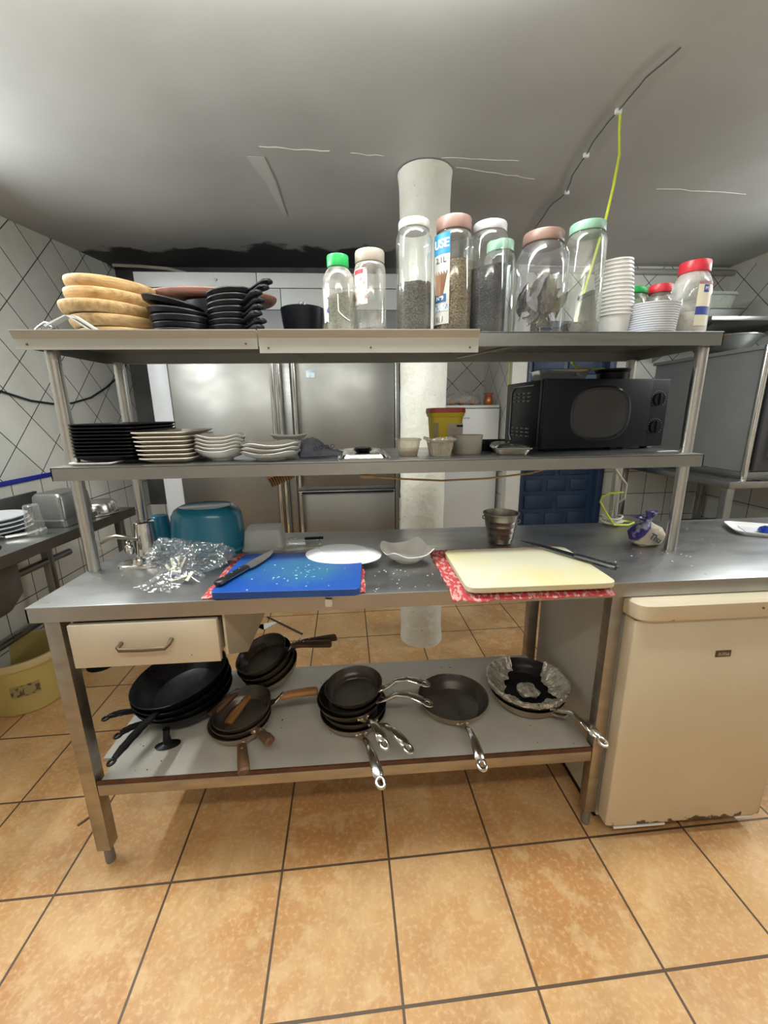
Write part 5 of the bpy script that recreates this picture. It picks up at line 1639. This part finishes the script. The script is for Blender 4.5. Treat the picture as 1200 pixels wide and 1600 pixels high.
# bread in a knotted bag
t = T('bread_bag', 'knotted bag of bread with purple print and pale paper on the tabletop', 'bag', (1.842, 0.310, H + 0.0005), (0, 0, R(8)))
t.scale = (1.25, 1.1, 1.05)
mb = MB().rings([(0, 0, 0.0, 0.030, 0.022, 4), (0.004, 0, 0.010, 0.044, 0.030, 3.4), (0.006, 0, 0.035, 0.046, 0.032, 3), (0.004, 0, 0.055, 0.036, 0.026, 2.6), (0.002, 0, 0.070, 0.018, 0.015, 2), (0.0, 0, 0.080, 0.009, 0.008, 2)], 48).disp(0.005, 32, 2)
mb.v = [(x, y, max(0, z)) for x, y, z in mb.v]
O('paper', mb, mat('bread_paper', (0.50, 0.45, 0.36), 0.6, 0, (0.38, 0.33, 0.25), 30, bump=0.6, bscale=60), t)
pf = mat('purple_film', (0.035, 0.022, 0.16), 0.2, 0, (0.30, 0.30, 0.38), 28, nmix=(0.52, 0.6), bump=0.6, bscale=60)
mb = MB().rings([(-0.042, -0.002, 0.022, 0.006, 0.016, 3), (-0.036, -0.002, 0.042, 0.012, 0.030, 3), (-0.018, 0, 0.062, 0.016, 0.024, 2.6), (-0.004, 0, 0.074, 0.013, 0.013, 2), (0, 0, 0.084, 0.007, 0.007, 2)], 40).disp(0.005, 40, 7)
O('film', mb, pf, t)
mb = MB().rings([(0, 0, 0.080, 0.007, 0.007, 2), (0.004, 0, 0.092, 0.012, 0.010, 2), (0.008, 0, 0.112, 0.020, 0.014, 2), (0.008, 0, 0.114, 0.016, 0.010, 2)], 28).disp(0.006, 50, 3)
O('knot_end', mb, pf, t)
mb = MB().rings([(-0.004, 0, 0.078, 0.006, 0.006, 2), (-0.020, 0, 0.090, 0.014, 0.010, 2), (-0.038, 0, 0.100, 0.016, 0.012, 2), (-0.040, 0, 0.101, 0.010, 0.008, 2)], 28).disp(0.006, 50, 8)
O('knot_end', mb, pf, t)
text_on('Thu', 0.028, mat('ink', (0.03, 0.03, 0.04), 0.5), t, lambda x, y, z: (-0.008 + 0.8 * x + 0.5 * y, -0.0455 - z, 0.034 + y * 0.85 - 0.5 * x), fw=0.0006)

# white tray with blue packet at the right
t = T('white_tray', 'white plastic tray at the right end of the tabletop', 'tray', (2.385, 0.395, H), (0, 0, R(-28)))
O('body', MB().rings(lipped(0.115, 0.085, 0.014, 0.86, e=6), 48), white_pl, t)
O('liner', MB().box(-0.07, 0.06, -0.07, 0.05, 0.003, 0.006), white_pl2, t)
pk = MB().rings([(0, 0, 0, 0.028, 0.018, 6), (0, 0, 0.004, 0.036, 0.022, 6), (0, 0, 0.018, 0.034, 0.020, 4), (0, 0, 0.024, 0.022, 0.012, 3)], 40).disp(0.003, 50, 4)
pk.v = [(x, y, max(0, z)) for x, y, z in pk.v]
tag(O('blue_packet', pk, mat('blue_foil', (0.01, 0.05, 0.40), 0.25, 0.2, (0.5, 0.5, 0.55), 35, nmix=(0.6, 0.66)), None, (2.375, 0.365, H + 0.0065), (0, 0, R(-20))), 'small blue foil packet lying on the white tray', 'packet')

# teal tub upside down
t = T('teal_tub', 'large teal plastic tub upside down at the left of the tabletop', 'tub', (0.305, 0.438, H + 0.0005), (0, 0, R(0)))
teal = mat('teal_plastic', (0.006, 0.135, 0.225), 0.3, 0, (0.012, 0.17, 0.27), 3, coat=0.2)
O('body', MB().rings([(0, 0, 0.0, 0.124, 0.100, 2.3), (0, 0, 0.008, 0.125, 0.101, 2.3), (0, 0, 0.035, 0.128, 0.102, 2.3), (0, 0, 0.040, 0.124, 0.099, 2.3), (0, 0, 0.125, 0.115, 0.092, 2.3), (0, 0, 0.145, 0.104, 0.083, 2.3), (0, 0, 0.153, 0.092, 0.073, 2.3),
                       (0, 0, 0.156, 0.086, 0.068, 2.3), (0, 0, 0.153, 0.080, 0.062, 2.3), (0, 0, 0.152, 0.002, 0.002, 2.3)], 72), teal, t)
O('rim', MB().rings([(0, 0, 0.0, 0.128, 0.104, 2.3), (0, 0, 0.005, 0.131, 0.107, 2.3), (0, 0, 0.012, 0.126, 0.102, 2.3)], 72, cap0=False, cap1=False), teal, t)
tag(O('teal_cup', MB().lathe([(0.036, 0), (0.034, 0.06), (0.028, 0.118), (0.026, 0.12), (0.002, 0.12)], 32), teal, None, (0.135, 0.455, H + 0.0005)), 'teal plastic cup upside down behind the chrome press', 'cup')
# clear container upside down
t = T('clear_container', 'clear rectangular plastic container upside down beside the teal tub', 'container', (0.502, 0.432, H + 0.0005), (0, 0, R(2)))
fm = clear('frosted_clear', tint=(0.78, 0.80, 0.80), edge=0.35, base=0.08, rough=0.3, haze=0.42, hazecol=(0.60, 0.63, 0.64))
O('body', MB().rings([(0, 0, 0.004, 0.070, 0.052, 9), (0, 0, 0.066, 0.063, 0.046, 8), (0, 0, 0.074, 0.058, 0.041, 7), (0, 0, 0.0755, 0.054, 0.038, 7), (0, 0, 0.074, 0.050, 0.034, 7)], 56), fm, t)
O('rim', MB().rings([(0, 0, 0.0, 0.075, 0.057, 9), (0, 0, 0.006, 0.075, 0.057, 9), (0, 0, 0.008, 0.070, 0.052, 9)], 56, cap0=False, cap1=False), fm, t)
t = T('clear_tray', 'clear flat plastic tray lying behind the blue board', 'tray', (0.625, 0.425, H + 0.0005), (0, 0, R(8)))
O('sheet', MB().rings([(0, 0, 0, 0.075, 0.050, 7), (0, 0, 0.010, 0.075, 0.050, 7), (0, 0, 0.012, 0.068, 0.044, 7), (0, 0, 0.009, 0.062, 0.038, 7)], 48), clear('lid_clear', edge=0.6, base=0.2, haze=0.3, hazecol=(0.6, 0.6, 0.56)), t)
tag(O('black_clip', MB().box(-0.034, 0.034, -0.006, 0.006, 0, 0.009, 0.002), black_pl, None, (0.672, 0.455, H + 0.0135), (0, 0, R(4))), 'small black plastic clip lying on the clear flat tray', 'clip')

# chrome press
t = T('bench_press', 'chrome conical bench-mounted press with a lever arm at the left upright', 'press', (0.135, 0.285, H + 0.0005))
O('base_plate', MB().rings([(0, 0, 0, 0.062, 0.040, 3), (0, 0, 0.008, 0.060, 0.038, 3), (0, 0, 0.010, 0.056, 0.035, 3)], 48), chrome, t)
O('dome', MB().lathe([(0.022, 0.010), (0.020, 0.018), (0.016, 0.026), (0.002, 0.029)], 32, cx=0.005, cy=-0.010), chrome, t)
O('cone', MB().lathe([(0.040, 0.010), (0.039, 0.02), (0.030, 0.122), (0.0305, 0.126), (0.027, 0.128), (0.002, 0.127)], 40, cx=0.0, cy=0.062), chrome, t)
O('lever', MB().tube([(-0.010, 0.03, 0.075), (-0.04, 0.03, 0.082), (-0.075, 0.035, 0.086), (-0.11, 0.04, 0.078), (-0.135, 0.045, 0.064)], [0.005, 0.006, 0.008, 0.009, 0.006], 12), mat('dark_steel', (0.36, 0.34, 0.31), 0.22, 1.0), t)
O('glass_knob', MB().lathe([(0.002, 0.036), (0.012, 0.040), (0.0155, 0.052), (0.012, 0.066), (0.008, 0.070), (0.010, 0.078), (0.002, 0.082)], 24, cx=-0.022, cy=0.0), chrome, t)

# crumpled clear plastic bag with a label and cream pieces inside
t = T('plastic_bag', 'crumpled clear plastic bag with a barcode label at the left of the tabletop', 'bag', (0.31, 0.165, H + 0.001))


def crumple(c, r, seed, amp, sub=5):
    bm = bmesh.new()
    bmesh.ops.create_icosphere(bm, subdivisions=sub, radius=1)
    for v in bm.verts:
        p = v.co.copy()
        n = mnoise.noise(p * 1.3 + Vector((seed, 0, 0))) * 0.35
        q = p * 2.6 + Vector((0, seed, 0))
        rdg = 1 - abs(mnoise.noise(q)) * 2.2
        q2 = p * 6 + Vector((0, 0, seed))
        rdg2 = 1 - abs(mnoise.noise(q2)) * 2
        s = 1 + n + amp * (rdg - 0.5) + amp * 0.4 * (rdg2 - 0.5)
        v.co = Vector((c[0] + p.x * r[0] * s, c[1] + p.y * r[1] * s, max(0.0005, c[2] + p.z * r[2] * s)))
    mb = MB()
    mb.bm(bm)
    return mb


film = clear('film_clear', tint=(0.95, 0.96, 0.97), edge=0.6, base=0.05, rough=0.08, haze=0.025, bump=0.8, bscale=40, hazecol=(0.7, 0.72, 0.75))
O('film', crumple((-0.035, 0.035, 0.058), (0.062, 0.05, 0.046), 1.5, 0.30), film, t, ang=25)
O('film', crumple((0.055, 0.045, 0.048), (0.072, 0.045, 0.036), 4.5, 0.30), film, t, ang=25)
sk_ = MB().rings([(0.0, 0.0, 0.040, 0.014, 0.014, 2), (-0.008, -0.02, 0.028, 0.030, 0.022, 2), (-0.020, -0.045, 0.012, 0.045, 0.034, 2), (-0.028, -0.06, 0.0015, 0.060, 0.040, 2)], 64, cap0=False, cap1=False).disp(0.010, 55, 6)
sk_.v = [(x, y, max(0.0005, z)) for x, y, z in sk_.v]
O('film_skirt', sk_, film, t, ang=25)
sk2 = MB().rings([(0.0, 0.0, 0.040, 0.012, 0.012, 2), (0.022, -0.015, 0.030, 0.022, 0.016, 2), (0.045, -0.03, 0.014, 0.030, 0.022, 2), (0.055, -0.035, 0.008, 0.03, 0.02, 2)], 64, cap0=False, cap1=False).disp(0.008, 55, 2)
sk2.v = [(x, y, max(0.0005, z)) for x, y, z in sk2.v]
O('film_skirt', sk2, film, t, ang=25)
cr = MB()
for k, (x, y, z, l, a, b) in enumerate(((0.0, 0.0, 0.030, 0.046, 80, 10), (-0.012, -0.005, 0.028, 0.040, 100, -20), (0.012, -0.004, 0.030, 0.044, 60, 30), (-0.022, -0.012, 0.018, 0.036, 120, 0), (0.02, -0.05, 0.006, 0.04, 10, 20), (0.045, -0.045, 0.008, 0.03, 40, 60))):
    n0 = len(cr.v)
    cr.box(-l / 2, l / 2, -0.006, 0.006, -0.0015, 0.0015, 0.001)
    cr.xf(Matrix.Translation((x, y, z + 0.012)) @ Matrix.Rotation(R(b), 4, 'Z') @ Matrix.Rotation(R(-a), 4, 'Y'), n0)
O('folded_strips', cr, mat('cream_strip', (0.66, 0.62, 0.48), 0.6), t)
bc = MB()
bc.box(-0.016, 0.016, -0.0008, 0.0008, -0.010, 0.010)
lbo = O('barcode_label', bc, mat('label_white', (0.7, 0.7, 0.68), 0.5), t, (0.012, -0.052, 0.030), (R(-25), R(14), R(8)))
bars = MB()
x = -0.010
while x < 0.012:
    wv = rnd.choice((0.0005, 0.0009, 0.0013))
    bars.box(x, x + wv, -0.0012, -0.0008, -0.007, 0.006)
    x += wv + rnd.choice((0.0005, 0.0009))
bars.box(-0.0165, -0.0145, -0.0012, -0.0008, -0.010, 0.010).box(0.0125, 0.016, -0.0012, -0.0008, 0.000, 0.010)
O('bars', bars, mat('ink', (0.03, 0.03, 0.04), 0.5), lbo)

cs = MB()
for k in range(110):
    x, y = rnd.uniform(0.05, 2.3), rnd.uniform(0.01, 0.57)
    if k < 50:
        x, y = rnd.uniform(1.55, 2.2), rnd.uniform(0.01, 0.35)
    elif k < 80:
        x, y = rnd.uniform(0.87, 1.07), rnd.uniform(0.01, 0.16)
    s = rnd.uniform(0.0006, 0.0024)
    n0 = len(cs.v)
    cs.box(-s, s, -s * 0.6, s * 0.6, 0, s * 0.5)
    cs.xf(Matrix.Translation((x, y, H + 0.0002)) @ Matrix.Rotation(rnd.uniform(0, 3), 4, 'Z'), n0)
tag(O('crumbs', cs, mat('crumb', (0.62, 0.60, 0.54), 0.7)), 'fine crumbs scattered over the steel tabletop', 'crumbs', kind='stuff')
tag(O('paper_shred', MB().box(-0.008, 0.008, -0.0012, 0.0012, 0, 0.0008), white_pl, None, (0.215, 0.105, H + 0.0002), (0, 0, 0.25)), 'white paper shred left of the plastic bag', 'shred')
for (x, sz, lb) in ((0.752, 0.010, 'torn white scrap stuck on the table edge under the blue board'), (1.462, 0.009, 'crumpled white scrap stuck on the table edge under the cream board')):
    mb = MB().rings([(0, 0, -0.022, sz * 0.8, 0.001, 3), (0, 0, -0.012, sz, 0.002, 3), (0, 0, 0.0, sz * 0.9, 0.0015, 3)], 24).disp(0.002, 80, x)
    tag(O('paper_scrap', mb, mat('scrap_white', (0.55, 0.53, 0.45), 0.7), None, (x, -0.004, H - 0.008)), lb, 'scrap')

# ================================================================ under-counter refrigerator
uf = T('undercounter_fridge', 'yellowed small refrigerator under the right end of the worktable', 'refrigerator', (1.588, -0.03, 0))
O('body', MB().box(0.002, 0.518, 0.055, 0.56, 0.03, 0.765, 0.006), mat('side_enamel', (0.50, 0.49, 0.45), 0.4, 0, (0.46, 0.45, 0.41), 3, specks=(22, 0.76, (0.10, 0.07, 0.05))), uf)
O('foot', MB().box(0.01, 0.51, 0.08, 0.54, 0.0, 0.03), black_pl, uf)
dmb = MB().rings([(0.26, 0.028, 0.052, 0.258, 0.026, 12), (0.26, 0.028, 0.056, 0.260, 0.028, 12), (0.26, 0.028, 0.762, 0.260, 0.028, 12), (0.26, 0.028, 0.766, 0.258, 0.026, 12)], 80)
rust = mat('fridge_door_enamel', (0.60, 0.53, 0.40), 0.36, 0, (0.56, 0.485, 0.355), 2.5, specks=(24, 0.78, (0.14, 0.09, 0.05)))
# ragged rust creeping up from the lower edge of the door
nt = rust.node_tree
bsd = nt.nodes['Principled BSDF']
src = bsd.inputs['Base Color'].links[0].from_socket
tc = nt.nodes.new('ShaderNodeTexCoord')
sp = nt.nodes.new('ShaderNodeSeparateXYZ')
nt.links.new(tc.outputs['Object'], sp.inputs[0])
nz_ = nt.nodes.new('ShaderNodeTexNoise')
nz_.inputs['Scale'].default_value = 28
nz_.inputs['Detail'].default_value = 6
nt.links.new(tc.outputs['Object'], nz_.inputs['Vector'])
ad_ = nt.nodes.new('ShaderNodeMath')
ad_.operation = 'MULTIPLY_ADD'
ad_.inputs[1].default_value = -0.11
nt.links.new(nz_.outputs['Fac'], ad_.inputs[0])
nt.links.new(sp.outputs[2], ad_.inputs[2])
mr_ = nt.nodes.new('ShaderNodeMapRange')
mr_.inputs['From Min'].default_value = 0.006
mr_.inputs['From Max'].default_value = 0.002
nt.links.new(ad_.outputs[0], mr_.inputs['Value'])
mx_ = nt.nodes.new('ShaderNodeMix')
mx_.data_type = 'RGBA'
mx_.inputs['B'].default_value = (0.045, 0.03, 0.018, 1)
nt.links.new(mr_.outputs[0], mx_.inputs['Factor'])
nt.links.new(src, mx_.inputs['A'])
nt.links.new(mx_.outputs['Result'], bsd.inputs['Base Color'])
d = O('door', dmb, rust, uf)
O('badge', MB().box(0.250, 0.296, -0.0025, 0.001, 0.644, 0.664, 0.001), mat('badge_dark', (0.10, 0.08, 0.06), 0.3, 0.5), d)
O('badge_plate', MB().box(0.256, 0.290, -0.0032, -0.0024, 0.649, 0.659), mat('badge_silver', (0.45, 0.42, 0.36), 0.35, 0.7, (0.15, 0.13, 0.1), 120), d)
O('top_cover', MB().rings([(0.26, 0.27, 0.772, 0.266, 0.283, 16), (0.26, 0.27, 0.778, 0.270, 0.287, 16), (0.26, 0.27, 0.818, 0.270, 0.287, 16), (0.26, 0.27, 0.825, 0.262, 0.279, 16)], 80), cream_enamel, uf)
for x, c in ((0.345, (0.12, 0.07, 0.04)), (0.368, (0.30, 0.04, 0.02))):
    O('indicator', MB().tube([(x, -0.0195, 0.801), (x, -0.0165, 0.801)], 0.003, 10), mat('indicator_%d' % int(x * 1000), c, 0.4), uf)
O('plinth_strip', MB().box(0.03, 0.20, 0.004, 0.010, 0.036, 0.044, 0.001), white_pl, uf)
O('plinth_strip', MB().box(0.44, 0.50, 0.004, 0.010, 0.038, 0.046, 0.001), white_pl, uf)

# ================================================================ pans on the lower shelf
def pan_body(r, base, h, mo, mi, name='body', parent=None):
    mb = MB()
    N = 64
    outer = [(0.002, 0.0), (base * 0.9, 0.0), (base, 0.002), (base + (r - base) * 0.45, h * 0.30), (base + (r - base) * 0.8, h * 0.68), (r - 0.0005, h - 0.002), (r + 0.001, h)]
    inner = [(r - 0.001, h + 0.0008), (r - 0.003, h - 0.001), (base + (r - base) * 0.8 - 0.0018, h * 0.70), (base + (r - base) * 0.45 - 0.0018, h * 0.34), (base * 1.0, 0.0085), (base * 0.975, 0.0050), (base * 0.95, 0.0035), (0.002, 0.0032)]
    mb.lathe(outer, N, cap0=True, cap1=False)
    mb.cur = 1
    mb.lathe([outer[-1]] + inner, N, cap0=False, cap1=True)
    return O(name, mb, [mo, mi], parent)


def steel_handle(r, h, L, parent, m=None):
    xs = [(-0.004, 0.62 * h, 0.016, 0.004), (0.010, 0.66 * h, 0.011, 0.005), (0.03, h * 0.95, 0.0095, 0.0065), (L * 0.35, h + 0.018, 0.0095, 0.007), (L * 0.6, h + 0.024, 0.0120, 0.0065), (L * 0.78, h + 0.018, 0.0150, 0.006), (L * 0.87, h + 0.013, 0.0158, 0.005), (L * 0.91, h + 0.010, 0.011, 0.004)]
    mb = MB().tube([(r + x, 0, z) for x, z, a, b in xs], [a for x, z, a, b in xs], 14, rz=[b for x, z, a, b in xs])
    n0 = len(mb.v)
    mb.torus(0.0105, 0.0050, N=24, M=8, sx=1.3, sy=1.0, sz=0.75)
    mb.xf(Matrix.Translation((r + L * 0.97, 0, h + 0.007)) @ Matrix.Rotation(R(18), 4, 'Y'), n0)
    o = O('handle', mb, m or chrome, parent)
    for s in (-1, 1):
        O('rivet', MB().lathe([(0.005, 0), (0.0045, 0.003), (0.001, 0.004)], 12).xf(Matrix.Translation((r - 0.006, s * 0.016, 0.62 * h)) @ Matrix.Rotation(R(80), 4, 'Y')), chrome, o)
    return o


def wood_grip(r, h, L, parent, m, drop=0.0):
    st = MB().tube([(r - 0.004, 0, 0.6 * h), (r + 0.012, 0, 0.65 * h), (r + 0.03, 0, h), (r + 0.045, 0, h + 0.012)], [0.016, 0.012, 0.008, 0.008], 12, rz=[0.003, 0.003, 0.004, 0.004])
    b = O('bracket', st, chrome, parent)
    g = MB().tube([(r + 0.034, 0, h + 0.006), (r + 0.038, 0, h + 0.010), (r + 0.06, 0, h + 0.017), (r + L * 0.75, 0, h + 0.026), (r + L - 0.004, 0, h + 0.030), (r + L, 0, h + 0.030)],
                  [0.010, 0.0140, 0.0145, 0.0165, 0.0165, 0.013], 20, rz=[0.007, 0.010, 0.0105, 0.0115, 0.0115, 0.008])
    g.v = [(x, y, z - drop * (x - r) / L) for x, y, z in g.v]
    o = O('handle', g, m, parent)
    for q in (0.45, 0.8):
        O('rivet', MB().lathe([(0.0035, 0), (0.003, 0.002)], 10, cx=r + L * q, cy=0, z=h + 0.0290 + q * 0.006 - drop * q), chrome, o)
    return o


def black_handle(r, h, L, parent):
    n = 14
    pts, ra, rb_ = [], [], []
    for i in range(n + 1):
        u = i / n
        pts.append((r - 0.004 + L * u, 0, 0.7 * h + 0.05 * u - 0.02 * u * u))
        ra.append(0.012 + 0.004 * math.sin(PI * min(1, u * 1.1)) + (0.0016 * math.sin(u * 26) if u > 0.35 else 0))
        rb_.append(0.007)
    ra[-1] = 0.007
    mb = MB().tube(pts, ra, 12, rz=rb_)
    n0 = len(mb.v)
    mb.torus(0.0085, 0.0038, N=20, M=8, sx=1.15)
    mb.xf(Matrix.Translation((r + L + 0.004, 0, 0.7 * h + 0.030)), n0)
    return O('handle', mb, iron, parent)


def pan(name, label, group, r, h, c, zr, az, phi=0, th=0, kind='steel', L=0.19, mo=None, mi=None, base=None, wm=None, cat='frying pan', drop=0.0):
    """c, zr: centre and height of the rim; az: handle direction; th: tilt, phi: the low side"""
    axis = Vector((-math.sin(R(phi)), math.cos(R(phi)), 0))
    M = Matrix.Rotation(R(th), 4, axis) @ Matrix.Rotation(R(az), 4, 'Z')
    off = M @ Vector((0, 0, h))
    t = T(name, label, cat, (c[0] - off.x, c[1] - off.y, zr - off.z), M.to_euler(), group)
    pan_body(r, base or r * 0.76, h, mo or pan_steel, mi or pan_black, parent=t)
    if kind == 'steel':
        steel_handle(r, h, L, t)
    elif kind == 'wood':
        wood_grip(r, h, L, t, wm or wood_handle, drop)
    elif kind == 'black':
        black_handle(r, h, L, t)
    return t


G1 = 'steel-handled frying pans piled in the middle of the lower shelf'
pan('frying_pan', 'single frying pan with a steel handle between the pile and the foil-lined pan', None, 0.122, 0.046, (1.152, 0.232), ZB + 0.0465, -88, L=0.185, mo=pan_steel, mi=pan_brown)
pan('frying_pan', 'bottom frying pan of the middle pile, handle hanging over the shelf edge', G1, 0.111, 0.040, (0.800, 0.205), ZB + 0.0405, -76, L=0.205)
pan('frying_pan', 'second frying pan from the bottom of the middle pile, handle to the lower right', G1, 0.111, 0.040, (0.802, 0.208), ZB + 0.063, -54, L=0.165)
pan('frying_pan', 'middle frying pan of the middle pile, broad brown-stained steel side', G1, 0.110, 0.042, (0.790, 0.212), ZB + 0.088, -66, 200, 2, L=0.145)
pan('frying_pan', 'second frying pan from the top of the middle pile, handle to the right', G1, 0.107, 0.040, (0.793, 0.214), ZB + 0.103, -23, 200, 3, L=0.165, mo=pan_black)
pan('frying_pan', 'topmost frying pan of the middle pile, tilted, handle over the single pan', G1, 0.098, 0.038, (0.803, 0.222), ZB + 0.121, -13, 200, 6, L=0.150, mi=pan_brown)
G2 = 'frying pans under the foil at the right of the lower shelf'
pan('frying_pan', 'lower steel frying pan beneath the foil-lined pan', G2, 0.130, 0.048, (1.425, 0.246), ZB + 0.0485, -64, L=0.13)
fp = pan('frying_pan', 'black frying pan lined with crumpled foil at the right of the lower shelf', G2, 0.136, 0.046, (1.425, 0.250), ZB + 0.077, -71, 240, 1, L=0.180, mi=iron)
foil = mat('crumpled_foil', (0.80, 0.77, 0.70), 0.30, 0.7, (0.50, 0.47, 0.41), 45, bump=1.0, bscale=70)


def foil_sector(a0, a1, n0, seed):
    prof_ = [(0.132, 0.030), (0.141, 0.040), (0.143, 0.052), (0.136, 0.054), (0.124, 0.042), (0.108, 0.026), (0.094, 0.016), (0.078, 0.012)]
    vs, fs = [], []
    n = 70
    for th_ in (0, 1):
        for i in range(n + 1):
            a = R(a0 + (a1 - a0) * i / n)
            edge = min(i, n - i) / n
            wv = 0.55 + 0.45 * min(1, edge * 5) + 0.25 * mnoise.noise(Vector((math.cos(a) * 2.2, math.sin(a) * 2.2, seed)))
            for k, (q, z) in enumerate(prof_):
                f = max(0.0, min(1.0, k / (len(prof_) - 1)))
                q2 = q if k < 3 else 0.136 - (0.136 - q) * max(0.15, min(1.15, wv))
                p = Vector((q2 * math.cos(a), q2 * math.sin(a), z))
                nn_ = mnoise.noise_vector(p * 70 + Vector((seed, 0, 0))) * 0.0045 + mnoise.noise_vector(p * 180) * 0.0018
                p += nn_
                p.z = max(p.z, 0.012) + (0.0 if th_ else 0.0012)
                vs.append(tuple(p))
    K = len(prof_)
    A = (n + 1) * K
    for i in range(n):
        for k in range(K - 1):
            a = i * K + k
            fs += [(a, a + 1, a + K + 1, a + K), (A + a, A + a + K, A + a + K + 1, A + a + 1)]
    return MB().add(vs, fs)


ft = T('aluminium_foil', 'torn crumpled aluminium foil lining the black pan', 'foil', tuple(fp.location), (0, 0, 0))
O('sheet', foil_sector(95, 262, 0, 1), foil, ft, ang=20)
O('sheet', foil_sector(262, 318, 0, 5), foil, ft, ang=20)
O('sheet', foil_sector(-42, 40, 0, 3), foil, ft, ang=20)
cf = MB().rings([(0.0, -0.012, 0.008, 0.034, 0.036, 3), (0.0, -0.012, 0.016, 0.036, 0.038, 3), (0.0, -0.012, 0.021, 0.024, 0.026, 3), (0.0, -0.012, 0.019, 0.010, 0.010, 3), (0, -0.012, 0.018, 0.001, 0.001, 2)], 48).disp(0.006, 60, 3)
O('patch', cf, foil, ft, ang=20)

G3 = 'wooden-handled frying pans at the back of the left pile'
nE = Vector((0.455, 0.402))
for k, (az, lb) in enumerate(((-112, 'lowest of the tilted wooden-handled pans at the back, handle to the front'), (-126, 'second lowest of the tilted wooden-handled pans at the back, handle to the front left'),
                              (7, 'second highest of the tilted wooden-handled pans at the back, handle to the right'), (-6, 'topmost of the tilted wooden-handled pans at the back, handle to the right'))):
    dz = -0.022 * (3 - k)
    pan('frying_pan', lb, G3, 0.106 if k < 3 else 0.098, 0.042, (nE.x + 0.010 * (3 - k), nE.y + 0.004 * (3 - k)), 0.462 + dz, az, 212, 21, 'wood', 0.17 if k > 1 else 0.155, mi=pan_brown, wm=[wood_orange, wood_handle, wood_handle, wood_handle][k],
        mo=[pan_steel, pan_steel, pan_brown, pan_brown][k], drop=[0.0, 0.0, 0.075, 0.07][k])
G4 = 'wooden-handled frying pans at the front of the left pile'
for k, (az, L, zr, lb, wm_, mo_) in enumerate(((-72, 0.15, 0.357, 'lowest wooden-handled pan at the front, handle over the shelf edge', wood_handle, pan_steel), (-50, 0.105, 0.376, 'middle wooden-handled pan at the front, short handle to the lower right', wood_handle, pan_steel),
                                           (4, 0.155, 0.394, 'upper wooden-handled pan at the front, orange handle to the right', wood_orange, pan_brown))):
    pan('frying_pan', lb, G4, 0.100 - 0.002 * k, 0.040, (0.425 + 0.004 * k, 0.190 + 0.003 * k), zr, az, 205, [2, 6, 11][k], 'wood', L, mi=pan_brown, wm=wm_, mo=mo_, drop=[0.01, 0.02, 0.045][k])
G5 = 'large black saute pans at the left of the lower shelf'
for k, (az, L, zr, r, lb) in enumerate(((-70, 0.06, 0.384, 0.158, 'lowest large black saute pan at the left'), (-116, 0.075, 0.407, 0.162, 'second large black saute pan from the bottom, short handle'), (-140, 0.065, 0.430, 0.160, 'second large black saute pan from the top, handle to the left'),
                                     (-97, 0.185, 0.455, 0.158, 'topmost large black saute pan with a long black handle'))):
    pan('saute_pan', lb, G5, r, 0.068, (0.196 + 0.003 * (3 - k), 0.306 + 0.002 * (3 - k)), zr, az, 208, [2, 5, 8, 10][k], 'black' if k else 'none', L, mo=iron, mi=iron, base=r * 0.66)
t = T('black_stand', 'black stand with a flared foot showing below the black pans', 'stand', (0.212, 0.165, ZB))
O('foot', MB().rings([(0, 0, 0, 0.036, 0.018, 2), (0, 0, 0.005, 0.038, 0.020, 2), (0, 0, 0.012, 0.014, 0.009, 2), (0, 0, 0.040, 0.010, 0.008, 2), (0, 0.01, 0.055, 0.011, 0.010, 2)], 40), iron, t, (0, -0.03, 0), (0, 0, R(12)))
sb = MB()
for k in range(26):
    x, y = rnd.uniform(0.1, 1.5), rnd.uniform(0.03, 0.5)
    s = rnd.uniform(0.0012, 0.003)
    n0 = len(sb.v)
    sb.box(-s, s, -s * 0.6, s * 0.6, 0, s * 0.4)
    sb.xf(Matrix.Translation((x, y, ZB + 0.0002)) @ Matrix.Rotation(rnd.uniform(0, 3), 4, 'Z'), n0)
tag(O('dirt_specks', sb, mat('dirt_dark', (0.05, 0.03, 0.02), 0.8)), 'dark dirt specks scattered over the lower shelf', 'dirt', kind='stuff')
